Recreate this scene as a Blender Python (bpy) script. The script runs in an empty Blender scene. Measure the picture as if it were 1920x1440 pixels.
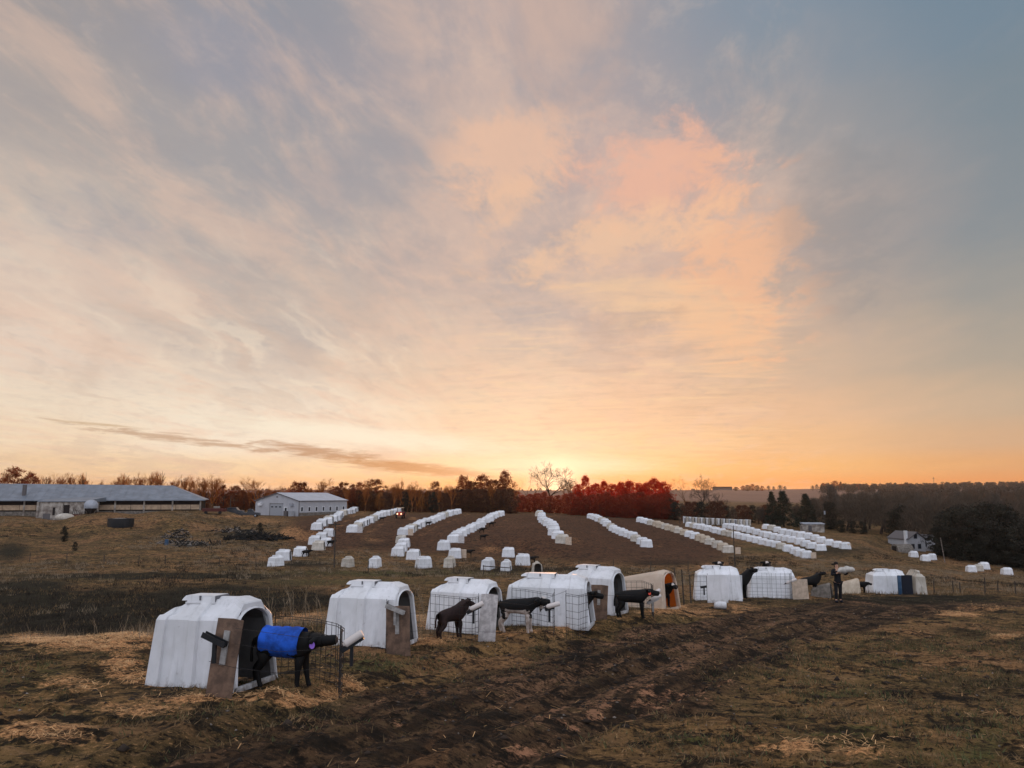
import bpy, bmesh, math, random
import numpy as np
from mathutils import Vector, Matrix, Euler
R = math.radians
C = bpy.context.scene.collection
SC = bpy.context.scene

# ------------------------------------------------------------------ camera
F = 1450.0; PITCH = R(8.2); CP, SP = math.cos(PITCH), math.sin(PITCH)
cam = bpy.data.cameras.new('camera'); cam_o = bpy.data.objects.new('camera', cam); C.objects.link(cam_o)
cam.sensor_width = 36; cam.lens = F/1920*36; cam.clip_end = 20000; cam.clip_start = .05
cam_o.location = (0, 0, 0); cam_o.rotation_euler = (R(90)+PITCH, 0, 0)
SC.camera = cam_o

def ray(px, py):
    a = (px-960)/F; b = (py-720)/F
    return (a, CP+b*SP, SP-b*CP)
def pt(px, py, Y):
    d = ray(px, py); t = Y/d[1]
    return (d[0]*t, Y, d[2]*t)
def dir_azel(px, py):
    d = ray(px, py)
    return math.atan2(d[0], d[1]), math.atan2(d[2], math.hypot(d[0], d[1]))
def project(X, Y, Z):
    dep = Y*CP+Z*SP; up = -Y*SP+Z*CP
    dep = np.where(dep < .05, .05, dep) if isinstance(dep, np.ndarray) else max(dep, .05)
    return 960+F*X/dep, 720-F*up/dep

# ------------------------------------------------------------------ node helpers
class NT:
    def __init__(s, nt): s.nt = nt; s.N = nt.nodes; s.L = nt.links
    def node(s, typ, **kw):
        n = s.N.new(typ)
        for k, v in kw.items(): setattr(n, k, v)
        return n
    def put(s, sock, v):
        if isinstance(v, bpy.types.NodeSocket): s.L.new(v, sock)
        elif isinstance(v, V): s.L.new(v.s, sock)
        elif v is not None: sock.default_value = v
    def m(s, op, a, b=None, c=None, clamp=False):
        n = s.node('ShaderNodeMath', operation=op, use_clamp=clamp)
        for i, v in enumerate((a, b, c)):
            if v is not None: s.put(n.inputs[i], v)
        return V(s, n.outputs[0])
    def mix(s, f, a, b, mode='MIX'):
        n = s.node('ShaderNodeMix', data_type='RGBA', blend_type=mode)
        s.put(n.inputs[0], f)
        for i, v in ((6, a), (7, b)):
            if isinstance(v, (tuple, list)): v = tuple(v)+(1,)*(4-len(v))
            s.put(n.inputs[i], v)
        return n.outputs[2]
    def ramp(s, f, stops, interp='LINEAR'):
        n = s.node('ShaderNodeValToRGB'); r = n.color_ramp; r.interpolation = interp
        s.put(n.inputs[0], f)
        r.elements[0].position = stops[0][0]; r.elements[1].position = stops[-1][0]
        for i, (p, c) in enumerate(stops):
            e = r.elements[0] if i == 0 else (r.elements[-1] if i == len(stops)-1 else r.elements.new(p))
            e.color = tuple(c)+(1,)*(4-len(c))
        return n.outputs[0]
    def noise(s, vec, scale, detail=5, rough=.55, dist=0., out='Fac'):
        n = s.node('ShaderNodeTexNoise'); n.inputs['Scale'].default_value = scale
        n.inputs['Detail'].default_value = detail; n.inputs['Roughness'].default_value = rough
        n.inputs['Distortion'].default_value = dist
        if vec is not None: s.put(n.inputs['Vector'], vec)
        return V(s, n.outputs['Fac']) if out == 'Fac' else n.outputs['Color']
    def comb(s, x, y, z=0.):
        n = s.node('ShaderNodeCombineXYZ')
        for i, v in enumerate((x, y, z)): s.put(n.inputs[i], v)
        return n.outputs[0]
    def smooth(s, v, a, b, lo=0., hi=1.):
        n = s.node('ShaderNodeMapRange', interpolation_type='SMOOTHSTEP')
        s.put(n.inputs[0], v)
        for i, q in enumerate((a, b, lo, hi)): n.inputs[i+1].default_value = q
        return V(s, n.outputs[0])
class V:
    def __init__(s, t, sock): s.t = t; s.s = sock
    def __add__(s, o): return s.t.m('ADD', s, o)
    __radd__ = __add__
    def __sub__(s, o): return s.t.m('SUBTRACT', s, o)
    def __rsub__(s, o): return s.t.m('SUBTRACT', o, s)
    def __mul__(s, o): return s.t.m('MULTIPLY', s, o)
    __rmul__ = __mul__
    def __truediv__(s, o): return s.t.m('DIVIDE', s, o)

def lin(r, g, b):
    f = lambda c: (c/255/12.92) if c/255 <= .04045 else ((c/255+.055)/1.055)**2.4
    return (f(r), f(g), f(b))

# ------------------------------------------------------------------ world
SUN_AZ, _ = dir_azel(1045, 890); SUN_EL = R(.95)
w = bpy.data.worlds.new('World'); SC.world = w; w.use_nodes = True
w.node_tree.nodes.clear(); T = NT(w.node_tree)
tc = T.node('ShaderNodeTexCoord'); sx = T.node('ShaderNodeSeparateXYZ'); T.L.new(tc.outputs['Generated'], sx.inputs[0])
dx, dy, dz = [V(T, sx.outputs[i]) for i in range(3)]
DEG = 180/math.pi
az = T.m('ARCTAN2', dx, dy)*DEG
el = T.m('ARCSINE', dz)*DEG
den = T.m('MAXIMUM', dz, 0.)+.10
cpx, cpy = dx/den, dy/den                                  # position on a flat cloud deck
pc = T.comb(cpx, cpy, 0.)
# large warp of the colour map
wn1 = T.noise(T.comb(cpx*.9+3.1, cpy*.5, 1.7), 1.3, 7, .6)
wn2 = T.noise(T.comb(cpx*.9, cpy*.6+7.3, 4.2), 1.6, 8, .62)
aw = az+(wn1-.5)*14.
ew = el+(wn2-.5)*9.*T.smooth(el, 3., 14.)
PYS = [0, 150, 300, 450, 600, 700, 780, 840, 880, 915]
ELS = [dir_azel(960, p)[1]*DEG for p in PYS]
SKY = {  # columns of the sky at azimuths, top of the picture to the horizon
 0:   [(152,150,156),(166,160,160),(180,170,166),(202,188,178),(226,206,190),(238,216,198),(248,228,204),(252,226,194),(250,214,172),(248,198,142)],
 480: [(154,156,164),(160,158,166),(170,166,168),(186,176,172),(208,192,180),(230,210,192),(250,234,214),(255,241,220),(254,224,182),(252,196,134)],
 960: [(194,176,172),(184,172,172),(186,174,172),(196,178,172),(220,196,180),(234,206,182),(246,218,188),(252,228,198),(255,226,176),(255,186,100)],
 1200:[(170,164,168),(178,168,170),(202,178,172),(214,184,170),(230,194,170),(238,200,172),(244,204,170),(252,214,168),(254,206,142),(252,162,78)],
 1500:[(138,152,166),(146,154,164),(162,160,162),(186,168,160),(200,176,160),(220,188,162),(234,192,158),(242,194,148),(248,190,126),(250,160,78)],
 1920:[(112,138,160),(122,142,158),(130,144,154),(140,148,154),(160,158,154),(180,168,154),(202,178,154),(218,178,144),(232,172,120),(242,154,82)],
}
def colstops(cols):
    st = []
    for e, c in sorted(zip(ELS, cols)): st.append((max(e, 0)/60., lin(*c)))
    st.insert(0, (0., st[0][1])) if st[0][0] > 0 else None
    top = st[-1][1]
    st.append((.8, tuple(.5*a+.5*b for a, b in zip(top, lin(215, 224, 240)))))
    st.append((1., lin(226, 232, 244)))
    return st
fac = ew*(1/60.)
cols = sorted(SKY.items())
azs = [math.degrees(math.atan((p-960)/1464)) for p, _ in cols]
cur = T.ramp(fac, colstops(cols[0][1]), 'EASE')
for i in range(1, len(cols)):
    cur = T.mix(T.smooth(aw, azs[i-1], azs[i]).s, cur, T.ramp(fac, colstops(cols[i][1]), 'EASE'))
# wisps: fine streaky cirrus laid on the same deck
ang = R(-18); ca, sa = math.cos(ang), math.sin(ang)
rx, ry = cpx*ca+cpy*sa, cpy*ca-cpx*sa
fine = T.noise(T.comb(cpx*1.9-cpy*.25, cpy*.75, 0.), 2.1, 10, .62, .35)
big = T.noise(T.comb(cpx*1.1, cpy*.7, 9.), 1.25, 8, .58, .2)
puff = T.noise(T.comb(cpx*3.0-cpy*.3, cpy*1.7, 3.), 2.6, 10, .66, .25)
up = T.smooth(el, 4., 16.)
warm = T.smooth(fine*.6+big*.4, .48, .60)
cool = T.smooth(fine*.4+big*.6, .50, .40)
cur = T.mix((warm*.40*T.smooth(aw, 26., 14.)).s, cur, lin(242, 204, 180))
cur = T.mix((cool*up*T.smooth(aw, 30., 18.)*.40).s, cur, lin(150, 156, 170))
rip = T.noise(T.comb(cpx*1.2+2., cpy*3.0+cpx*.5, 0.), 2.3, 9, .64, .7)
ripm = T.smooth(el, 22., 9.)*T.smooth(el, 1., 4.)*T.smooth(az, -12., 2.)*T.smooth(az, 24., 14.)
cur = T.mix((T.smooth(rip, .50, .66)*ripm*.34).s, cur, lin(255, 222, 176))
cur = T.mix((T.smooth(rip, .50, .36)*ripm*.20).s, cur, lin(196, 160, 132))
mott = T.noise(T.comb(cpx*3.6, cpy*2.2, 5.), 2.6, 10, .68, .3)
calm = T.smooth(aw, 27., 15.)*.9+.1
cur = T.mix((T.smooth(mott, .50, .68)*calm*.15).s, cur, lin(250, 216, 190))
cur = T.mix((T.smooth(mott, .50, .34)*calm*.13).s, cur, lin(146, 146, 156))
# streaks that fan out from the sun's place on the horizon
fa_, fe_ = [q*DEG for q in dir_azel(1030, 905)]
qa = az-fa_; qe = el-fe_+1.2
th = T.m('ARCTAN2', qe, qa); rr_ = T.m('SQRT', qa*qa+qe*qe)
wb = T.noise(T.comb(cpx*1.2, cpy*.8, 2.), 1.5, 6, .6)
fan = T.noise(T.comb(th*4.2+wb*.9, rr_*.045, 0.), 2.6, 9, .62, .4)
fm = T.smooth(el, 22., 9.)*T.smooth(az, -2., -11.)*T.smooth(rr_, 3., 10.)
cur = T.mix((T.smooth(fan, .50, .64)*fm*.38).s, cur, lin(255, 238, 214))
cur = T.mix((T.smooth(fan, .50, .38)*fm*.30).s, cur, lin(206, 180, 164))
def feature(cur, px, py, wx, wy, rot, col, amt, nz=.5, noise=None, soft=(.25, .75)):
    a0, e0 = [q*DEG for q in dir_azel(px, py)]
    k = 60/1500.*1.0
    wx *= DEG/F; wy *= DEG/F
    n = noise if noise is not None else puff
    c, s_ = math.cos(R(rot)), math.sin(R(rot))
    ua = az-a0; ue = el-e0
    u = (ua*c+ue*s_)/wx; v = (ue*c-ua*s_)/wy
    d = u*u+v*v
    g = T.m('EXPONENT', d*-1.0)
    f = T.smooth(g*1.15+(n-.5)*nz*(6. if noise is None else 2.6), soft[0]+.02, soft[1]+.50)*T.smooth(g, .02, .40)*amt
    return T.mix(f.s, cur, col)
PK = lin(240, 190, 158)
cur = feature(cur, 945, 295, 150, 85, 12, lin(246, 200, 170), .75, .6)
cur = feature(cur, 955, 385, 80, 50, 25, lin(244, 200, 168), .65, .6)
cur = feature(cur, 1255, 330, 190, 105, 0, lin(248, 190, 162), .8, .6)
cur = feature(cur, 1390, 490, 130, 180, 15, lin(252, 194, 154), .85, .6)
cur = feature(cur, 1150, 452, 260, 55, 12, lin(248, 204, 168), .7, .6)
cur = feature(cur, 1230, 560, 230, 50, -8, lin(250, 208, 166), .6, .7, rip)
cur = feature(cur, 1350, 620, 130, 80, -25, lin(252, 202, 160), .75, .8, rip)
cur = feature(cur, 1580, 420, 120, 160, 0, lin(142, 146, 150), .45, .5)
cur = feature(cur, 1040, 70, 150, 130, -20, lin(206, 178, 166), .5, .5)
cur = feature(cur, 1200, 600, 90, 35, 5, lin(186, 162, 148), .4, .5)
cur = feature(cur, 380, 90, 190, 90, -10, lin(160, 160, 172), .4, .5)
cur = feature(cur, 640, 330, 200, 90, 20, lin(166, 162, 168), .4, .5)
cur = feature(cur, 420, 500, 160, 60, -15, lin(184, 172, 168), .35, .5)
cur = feature(cur, 100, 500, 260, 90, 8, lin(232, 202, 184), .35, .5)
# the long dark cloud bank low on the left
cl = T.noise(T.comb(az*.55+el*1.4, el*4.2, 0.), 1.0, 8, .66, .5)
DK = lin(203, 160, 122)
cur = feature(cur, 330, 822, 230, 10, -6.5, lin(200, 166, 140), .8, 1.1, cl, (.45, .75))
cur = feature(cur, 600, 848, 150, 15, -7, lin(188, 150, 124), .9, .9, cl, (.36, .66))
cur = feature(cur, 780, 878, 190, 13, -5, lin(196, 150, 112), .95, .7, cl, (.28, .58))
cur = feature(cur, 960, 880, 60, 3.5, 0, DK, .8, .35, cl, (.3, .6))
cur = feature(cur, 180, 795, 70, 3, -3, lin(214, 184, 150), .7, .4, cl, (.3, .6))
cur = feature(cur, 660, 815, 330, 24, -5, lin(255, 246, 224), .95, .35, cl)
cur = feature(cur, 1040, 872, 230, 24, 0, lin(255, 244, 214), .85, .25, cl)
# bright core where the sun sits behind the trees
sd = (math.sin(SUN_AZ)*math.cos(SUN_EL), math.cos(SUN_AZ)*math.cos(SUN_EL), math.sin(SUN_EL))
dot = dx*sd[0]+dy*sd[1]+dz*sd[2]
glow = T.m('POWER', T.m('MAXIMUM', dot, 0.), 2600.)
glow2 = T.m('POWER', T.m('MAXIMUM', dot, 0.), 160.)
cur = T.mix((glow2*.16).s, cur, (1.0, .88, .66))
cur = T.mix((glow*.92).s, cur, (1.5, 1.2, .82))
# the sky opposite the sun: bright, pale, cool
back = T.smooth(dy, .35, -.35)
cur = T.mix(back.s, cur, (1.18, 1.24, 1.44))
cur = T.mix((T.smooth(dz, .70, .98)*.8).s, cur, (.95, 1.0, 1.15))
sky = T.node('ShaderNodeTexSky', sky_type='NISHITA', sun_disc=False)
sky.sun_elevation = SUN_EL; sky.sun_rotation = SUN_AZ; sky.altitude = 250; sky.dust_density = 1.5
mul = T.mix(1., cur, (8.75, 8.75, 8.75), 'MULTIPLY')           # Background strength is 0.1
nis = T.mix(1., sky.outputs[0], (.15, .15, .15), 'MULTIPLY')
tot = T.mix(1., mul, nis, 'ADD')
bg = T.node('ShaderNodeBackground'); bg.inputs[1].default_value = .1; T.L.new(tot, bg.inputs[0])
ow = T.node('ShaderNodeOutputWorld'); T.L.new(bg.outputs[0], ow.inputs[0])

# ------------------------------------------------------------------ sun, exposure
sl = bpy.data.lights.new('sun', 'SUN'); sl.energy = 2.0; sl.angle = R(.5); sl.color = (1., .46, .18)
so = bpy.data.objects.new('sun', sl); C.objects.link(so)
so.rotation_euler = Vector(sd).to_track_quat('Z', 'Y').to_euler(); so.location = (0, 0, 60)
SC.view_settings.view_transform = 'Standard'; SC.view_settings.look = 'None'
SC.view_settings.exposure = 0.0; SC.view_settings.gamma = 1
SC.cycles.transparent_max_bounces = 8; SC.cycles.max_bounces = 5

# ------------------------------------------------------------------ numpy noise
_rs = np.random.RandomState(5); _tab = _rs.rand(512, 512)
def vnoise(x, y):
    xi = np.floor(x).astype(int); yi = np.floor(y).astype(int)
    fx = x-xi; fy = y-yi; fx = fx*fx*(3-2*fx); fy = fy*fy*(3-2*fy)
    a = _tab[xi % 512, yi % 512]; b = _tab[(xi+1) % 512, yi % 512]
    c = _tab[xi % 512, (yi+1) % 512]; d = _tab[(xi+1) % 512, (yi+1) % 512]
    return (a*(1-fx)+b*fx)*(1-fy)+(c*(1-fx)+d*fx)*fy
def fbm(x, y, o=4):
    s = 0; a = .5; t = 0
    for i in range(o):
        s = s+a*vnoise(x*2**i+17*i, y*2**i+31*i); t += a; a *= .5
    return s/t

# ------------------------------------------------------------------ terrain
PROF = {
 0: [(7.2,1440),(11,1310),(14,1240),(18,1197),(26,1215),(40,1190),(55,1150),(65,1100),(80,1075),(95,1050),(120,1015),(150,980),(170,965),(200,958),(260,950),(500,937),(1500,918),(2200,926),(6000,929)],
 300: [(7.2,1440),(11.8,1294),(16,1215),(19,1182),(27,1200),(40,1175),(55,1130),(65,1095),(80,1072),(95,1052),(120,1015),(150,985),(175,968),(230,956),(500,940),(1500,918),(2200,926),(6000,929)],
 650: [(7.2,1440),(12,1305),(17.3,1214),(22,1162),(30,1166),(45,1142),(60,1115),(80,1085),(95,1065),(115,1020),(140,996),(190,970),(240,959),(300,953),(500,941),(1500,919),(2200,926),(6000,929)],
 1000: [(7.2,1440),(12,1330),(18,1225),(21,1178),(26,1150),(35,1138),(50,1115),(70,1088),(85,1076),(112,1022),(150,987),(200,967),(250,959),(500,943),(1500,919),(2200,926),(6000,929)],
 1300: [(7.2,1440),(12,1325),(20,1207),(27,1152),(32,1130),(37,1121),(50,1113),(65,1096),(80,1082),(100,1062),(130,1037),(160,1009),(200,986),(240,972),(300,963),(500,948),(1500,918),(2200,926),(6000,929)],
 1600: [(7.2,1440),(12,1330),(20,1220),(28,1152),(35,1129),(42,1115),(55,1119),(75,1106),(85,1093),(105,1070),(130,1050),(150,1034),(180,1010),(220,991),(260,977),(400,960),(800,935),(1500,916),(2200,926),(6000,929)],
 1920: [(7.2,1440),(12,1335),(20,1223),(30,1147),(40,1113),(50,1117),(70,1118),(90,1104),(120,1090),(150,1078),(180,1062),(250,1012),(400,962),(900,927),(1500,909),(2200,922),(6000,929)],
}
LY = np.linspace(math.log(.4), math.log(7000), 500)
TC = np.linspace(-.85, .85, 240)
def _build_base():
    ps = sorted(PROF); ts = [(p-960)/1464 for p in ps]; Z = []
    for p in ps:
        ly = [math.log(.4), math.log(1.), math.log(3)]; z = [-1.6, -1.62, -1.82]
        for Y, py in PROF[p]:
            ly.append(math.log(Y)); z.append(pt(960, py, Y)[2])
        zz = np.interp(LY, ly, z)/np.exp(LY)              # smooth the slope angle, not the height
        k = np.exp(-.5*(np.arange(-12, 13)/4.)**2); k /= k.sum()
        zz = np.convolve(np.pad(zz, 12, 'edge'), k, 'valid')
        Z.append(zz)
    Z = np.array(Z); G = np.zeros((len(TC), len(LY)))
    for j in range(len(LY)): G[:, j] = np.interp(TC, ts, Z[:, j])
    k = np.exp(-.5*(np.arange(-24, 25)/8.)**2); k /= k.sum()
    Gp = np.pad(G, ((24, 24), (0, 0)), 'edge')
    return sum(k[i]*Gp[i:i+len(TC)] for i in range(49))
GR = _build_base()
def _samp(G, t, ly):
    u = np.clip((t-TC[0])/(TC[1]-TC[0]), 0, len(TC)-1.001); v = np.clip((ly-LY[0])/(LY[1]-LY[0]), 0, len(LY)-1.001)
    i = u.astype(int); j = v.astype(int); a = u-i; b = v-j
    return (G[i, j]*(1-a)+G[i+1, j]*a)*(1-b)+(G[i, j+1]*(1-a)+G[i+1, j+1]*a)*b

ROWS = [  # name of the row, hutch count, control points (px, py, Y) from near to far
 ('leftmost row', 16, [(592,992,140),(612,982,152),(640,967,185),(668,958,230)]),
 ('second row from left', 17, [(662,998,140),(690,981,165),(745,961,225)]),
 ('third row from left', 18, [(757,1003,138),(800,983,165),(858,963,212)]),
 ('straight row by big bush', 16, [(850,1017,122),(885,995,148),(938,967,198)]),
 ('bent row below lone tree', 14, [(1052,1019,118),(1040,1008,126),(1036,992,145),(1010,966,195)]),
 ('row right of lone tree', 18, [(1213,1026,138),(1160,1001,165),(1108,972,212)]),
 ('cream and white row', 19, [(1367,1036,140),(1310,1013,160),(1255,994,182),(1200,979,208)]),
 ('nearest right-hand row', 24, [(1515,1046,145),(1440,1023,160),(1370,1006,176),(1292,988,200)]),
 ('middle right-hand row', 17, [(1538,1032,155),(1450,1010,175),(1362,990,200)]),
 ('farthest right-hand row', 13, [(1583,1029,158),(1510,1009,175),(1437,992,196)]),
]
LONE = [  # px, py, Y, yaw, label
 (517,1062,92,65,'white calf hutch seen end-on, leftmost of all in the meadow'),
 (531,1051,98,0,'white calf hutch just behind the leftmost end-on hutch'),
 (563,1043,104,0,'white calf hutch with dark calf pen at its right, left of the thin pole'),
 (597,1031,111,0,'white calf hutch left of the thin pole, nearest of its cluster'),
 (611,1024,117,0,'white calf hutch touching the thin pole, second of its cluster'),
 (590,1021,121,0,'white calf hutch left of the thin pole, leftmost of its upper cluster'),
 (603,1013,128,0,'white calf hutch behind the upper cluster left of the pole'),
 (616,1007,134,0,'white calf hutch farthest back in the cluster by the thin pole'),
 (652,1064,95,80,'white calf hutch standing end-on alone right of the thin pole'),
 (703,1063,95,80,'white calf hutch standing end-on with dark slit, above the second big hutch'),
 (746,1042,107,0,'white calf hutch at the near end of the tight stack of four'),
 (752,1034,113,0,'white calf hutch second from the near end of the tight stack of four'),
 (757,1026,119,0,'white calf hutch third from the near end of the tight stack of four'),
 (752,1018,126,0,'white calf hutch at the far end of the tight stack of four'),
 (775,1049,104,-4,'white calf hutch just right of the tight stack of four'),
 (794,1064,96,30,'white calf hutch turned at an angle beside a fence post'),
 (832,1031,112,0,'white calf hutch alone at the foot of the straight row'),
 (853,1046,104,0,'white calf hutch with small cream panel and calf at its right'),
 (843,1063,96,80,'white calf hutch seen end-on below the one with the cream panel'),
 (915,1067,94,70,'white calf hutch seen end-on behind a fence post, left one of a pair'),
 (949,1069,93,80,'white calf hutch seen end-on, right one of a pair by the fence'),
 (953,1044,107,0,'white calf hutch seen side-on above the end-on pair'),
 (980,1059,98,0,'large white calf hutch with a calf at its right, above the long double hutch'),
 (1007,1074,91,-85,'white calf hutch with its doorway toward the camera, lowest in the meadow'),
 (1713,1045,172,0,'small white calf hutch in front of the white house'),
 (1735,1053,165,0,'small white calf hutch below the white house, left of two'),
 (1747,1048,169,0,'small white calf hutch below the white house, right of two'),
 (1821,1073,150,0,'small white calf hutch before the dark wood, left of three'),
 (1834,1071,153,0,'small white calf hutch before the dark wood, middle of three'),
 (1845,1066,157,0,'small white calf hutch before the dark wood, right of three'),
 (1888,1078,148,0,'small pale calf hutch before the dark wood near the frame edge'),
]
FRONT = [  # big hutches on the bench: px, py, Y of the near base corner line, for the terrain
 (400,1291,11.75),(700,1213,17.2),(860,1188,20.2),(1015,1176,20.6),(1110,1150,23.5),(1210,1137,27),(1330,1127,31.5),(1430,1121,36),(1520,1118,37.5),(1573,1130,34.5),(1600,1114,41),(1660,1114,42.5),(535,1288,12.0),(850,1199,18.8),(972,1188,19.6),(1190,1160,23.2)]
EXTRA = [(560,968,190),(378,957,168),(20,972,150),(200,967,150),(320,962,155),(750,972,178),(225,988,140),(330,1018,122),(120,1015,125),
         (1546,997,212),(1720,1034,188),(627,1063,92),(1379,1066,88)]
CPTS = []
for _, n, cps in ROWS: CPTS += cps
CPTS += [(p[0], p[1], p[2]) for p in LONE]+FRONT+EXTRA
def _correct():
    global GR
    TT, LL = np.meshgrid(TC, LY, indexing='ij')
    for it in range(4):
        num = np.zeros_like(GR); dn = np.zeros_like(GR)+.08
        for px, py, Y in CPTS:
            X, _, Z = pt(px, py, Y); t = X/Y; l = math.log(Y)
            d = Z/Y-_samp(GR, np.array([t]), np.array([l]))[0]
            wgt = np.exp(-((TT-t)/.03)**2-((LL-l)/.06)**2)
            num += wgt*d; dn += wgt
        GR = GR+num/dn
_correct()
BEDGE = R(40)
def base_z(X, Y):
    X = np.asarray(X, float); Y = np.asarray(Y, float)
    r = np.hypot(X, Y)+1e-6; a = np.arctan2(X, Y)
    ac = np.clip(a, -BEDGE, BEDGE); Ye = np.maximum(r*np.cos(ac), .4)
    z = _samp(GR, np.tan(ac), np.log(Ye))*Ye
    bk = np.clip((np.abs(a)-R(60))/R(100), 0, 1); bk = bk*bk*(3-2*bk)
    zg = -1.6-.6*np.tanh(r/200)
    z = np.where(r < .4, -1.6, z)
    return z*(1-bk)+zg*bk
def macro(X, Y):
    r = np.hypot(X, Y)
    far = np.clip((r-60)/60, 0, 1)
    return (fbm(X*.08+40, Y*.08+9)-.5)*.22*np.clip(r/25, .1, 1)*np.clip(1-(r-60)/60, .0, 1)+(fbm(X*.012, Y*.012)-.5)*3.*np.clip((r-420)/400, 0, 1)
def gz(X, Y): 
    a = np.array([float(X)]); b = np.array([float(Y)])
    return float((base_z(a, b)+macro(a, b))[0])
def ground(px, Y):
    t = (px-960)/1464.; z = gz(t*Y, Y)
    for _ in range(3):
        a = (px-960)/F; X = a*(Y*CP+z*SP); z = gz(X, Y)
    return Vector((X, Y, z))
def hit(px, py, Y0=3., Y1=2000.):
    prev = None
    for Y in np.exp(np.linspace(math.log(Y0), math.log(Y1), 700)):
        p = pt(px, py, Y); d = p[2]-gz(p[0], p[1])
        if d < 0: return Vector(p)
    return Vector(p)

def poly_hits(pts): return np.array([hit(*p)[:2] for p in pts])
def seg_dist(X, Y, P):
    best = np.full(X.shape, 1e9)
    for i in range(len(P)-1):
        a = P[i]; b = P[i+1]; d = b-a; L2 = (d**2).sum()
        t = np.clip(((X-a[0])*d[0]+(Y-a[1])*d[1])/L2, 0, 1)
        best = np.minimum(best, np.hypot(X-a[0]-t*d[0], Y-a[1]-t*d[1]))
    return best
RUTS = [poly_hits(p) for p in (
    [(250,1438),(640,1300),(860,1236),(1040,1196),(1300,1165)],
    [(560,1438),(900,1330),(1150,1240),(1330,1180),(1500,1145)],
    [(900,1438),(1110,1365),(1290,1290),(1390,1235),(1500,1185),(1640,1150)],
    [(700,1438),(1000,1330),(1240,1240),(1420,1180)])]
MUDL = poly_hits([(150,1438),(360,1405),(640,1345),(880,1262),(1120,1200),(1300,1165),(1500,1135)])
MUDR = poly_hits([(1050,1438),(1260,1345),(1400,1262),(1560,1200),(1750,1160),(1900,1140)])
MUDC = poly_hits([(450,1438),(800,1345),(1100,1250),(1330,1190),(1560,1150)])
def side(X, Y, P):      # signed side: positive to the right of the polyline
    s = np.zeros(X.shape); best = np.full(X.shape, 1e9)
    for i in range(len(P)-1):
        a = P[i]; b = P[i+1]; d = b-a; L2 = (d**2).sum()
        t = np.clip(((X-a[0])*d[0]+(Y-a[1])*d[1])/L2, 0, 1)
        q = np.hypot(X-a[0]-t*d[0], Y-a[1]-t*d[1]); cr = d[1]*(X-a[0])-d[0]*(Y-a[1])
        k = q < best; best = np.where(k, q, best); s = np.where(k, np.sign(cr)*q, s)
    return s
FLAT = [ground(q[0], q[1])[:2] for q in ((398,12.3),(696,17.9),(873,20.9),(1030,21.3),(1115,24.6),(1207,27.4))]
def micro(X, Y):
    r = np.hypot(X, Y); f = np.clip(1.4-r/45, 0, 1)*np.clip((r-1.5)/3, 0, 1)
    z = (fbm(X*1.1, Y*1.1, 3)-.5)*.14+(fbm(X*4.3+7, Y*4.3, 3)-.5)*.055
    cl = fbm(X*9+3, Y*9+5, 2); z = z+np.clip(cl-.58, 0, 1)*.14
    for P in RUTS:
        d = seg_dist(X, Y, P); z = z-.11*np.exp(-(d/.26)**2)+.055*np.exp(-((d-.50)/.18)**2)
    ml = side(X, Y, MUDL); mr = side(X, Y, MUDR); mk = np.clip(ml*.4, 0, 1)*np.clip(-mr*.5, 0, 1)
    z = z*(1-.35*mk)+mk*(fbm(Y*.28+5, ml*2.6, 4)-.5)*.16
    for hx, hy in FLAT: z = z*(1-.8*np.exp(-(((X-hx)**2+(Y-hy)**2)/1.5**2)**2))
    m = z*f
    mid = np.clip((r-18)/20, 0, 1)*np.clip(1-(r-140)/80, 0, 1)
    return m+(fbm(X*.45, Y*.45+3, 4)-.5)*.30*mid

# ground cover layout, in patches where they lie on the ground: (px, py, half width px, half height px, weight)
STRAW = [(95,1385,85,24,1.),(360,1310,110,13,.9),(560,1308,130,15,1.),(665,1288,45,14,1.),(150,1208,160,15,.8),(235,1197,60,14,.95),(60,1198,60,12,.7),(250,1335,120,16,.62),
 (560,1160,70,13,.95),(250,1275,60,26,.66),(225,1250,55,38,.66),(100,1290,110,22,.5),(800,1207,70,8,.8),(960,1187,80,7,.8),(790,1172,25,16,.8),(1070,1182,60,5,.7),
 (1240,1143,60,9,.75),(1300,1150,60,12,.55),(1380,1142,45,9,.5),(1190,1160,50,6,.5),(1800,1153,44,6,1.),(1850,1140,80,8,.5),(1880,1190,40,7,.6),(1500,1403,60,9,.8),
 (1620,1400,120,22,.45),(1500,1090,30,10,.7),(1560,1117,90,7,.5),(1620,1093,60,14,.45),(1780,1080,150,12,.35),
 (920,1030,25,8,.8),(775,962+10,12,3,.8),(850,975,60,9,.35),(960,985,35,22,.35),(790,990,45,8,.45),(575,1005,45,13,.8),(550,998,25,12,1.),(640,1000,50,25,.3),
 (960,1052,60,8,.35),(1320,1062,25,5,.6),(1360,1058,25,5,.6),(700,1012,30,4,.6),(430,1062,160,9,.3),(700,1068,80,5,.4),(960,1076,30,4,.4),
 (440,968,80,3,.6),(500,978,60,8,.5),(300,990,60,12,.25),(1690,1010,60,14,.35),(1030,1405,60,7,.5)]
for _nm, _n, _c in ROWS[:6]:
    for _k in range(_n):
        _u = _k/(_n-1)*(len(_c)-1); _i = min(int(_u), len(_c)-2); _f = _u-_i; _x = _c[_i][0]*(1-_f)+_c[_i+1][0]*_f; _y = _c[_i][1]*(1-_f)+_c[_i+1][1]*_f; _w = 138./(_c[_i][2]*(1-_f)+_c[_i+1][2]*_f)
        STRAW.append((_x+30*_w, _y+2, 11*_w, 1.5*_w, .62 if _k % 3 else .35))
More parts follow.
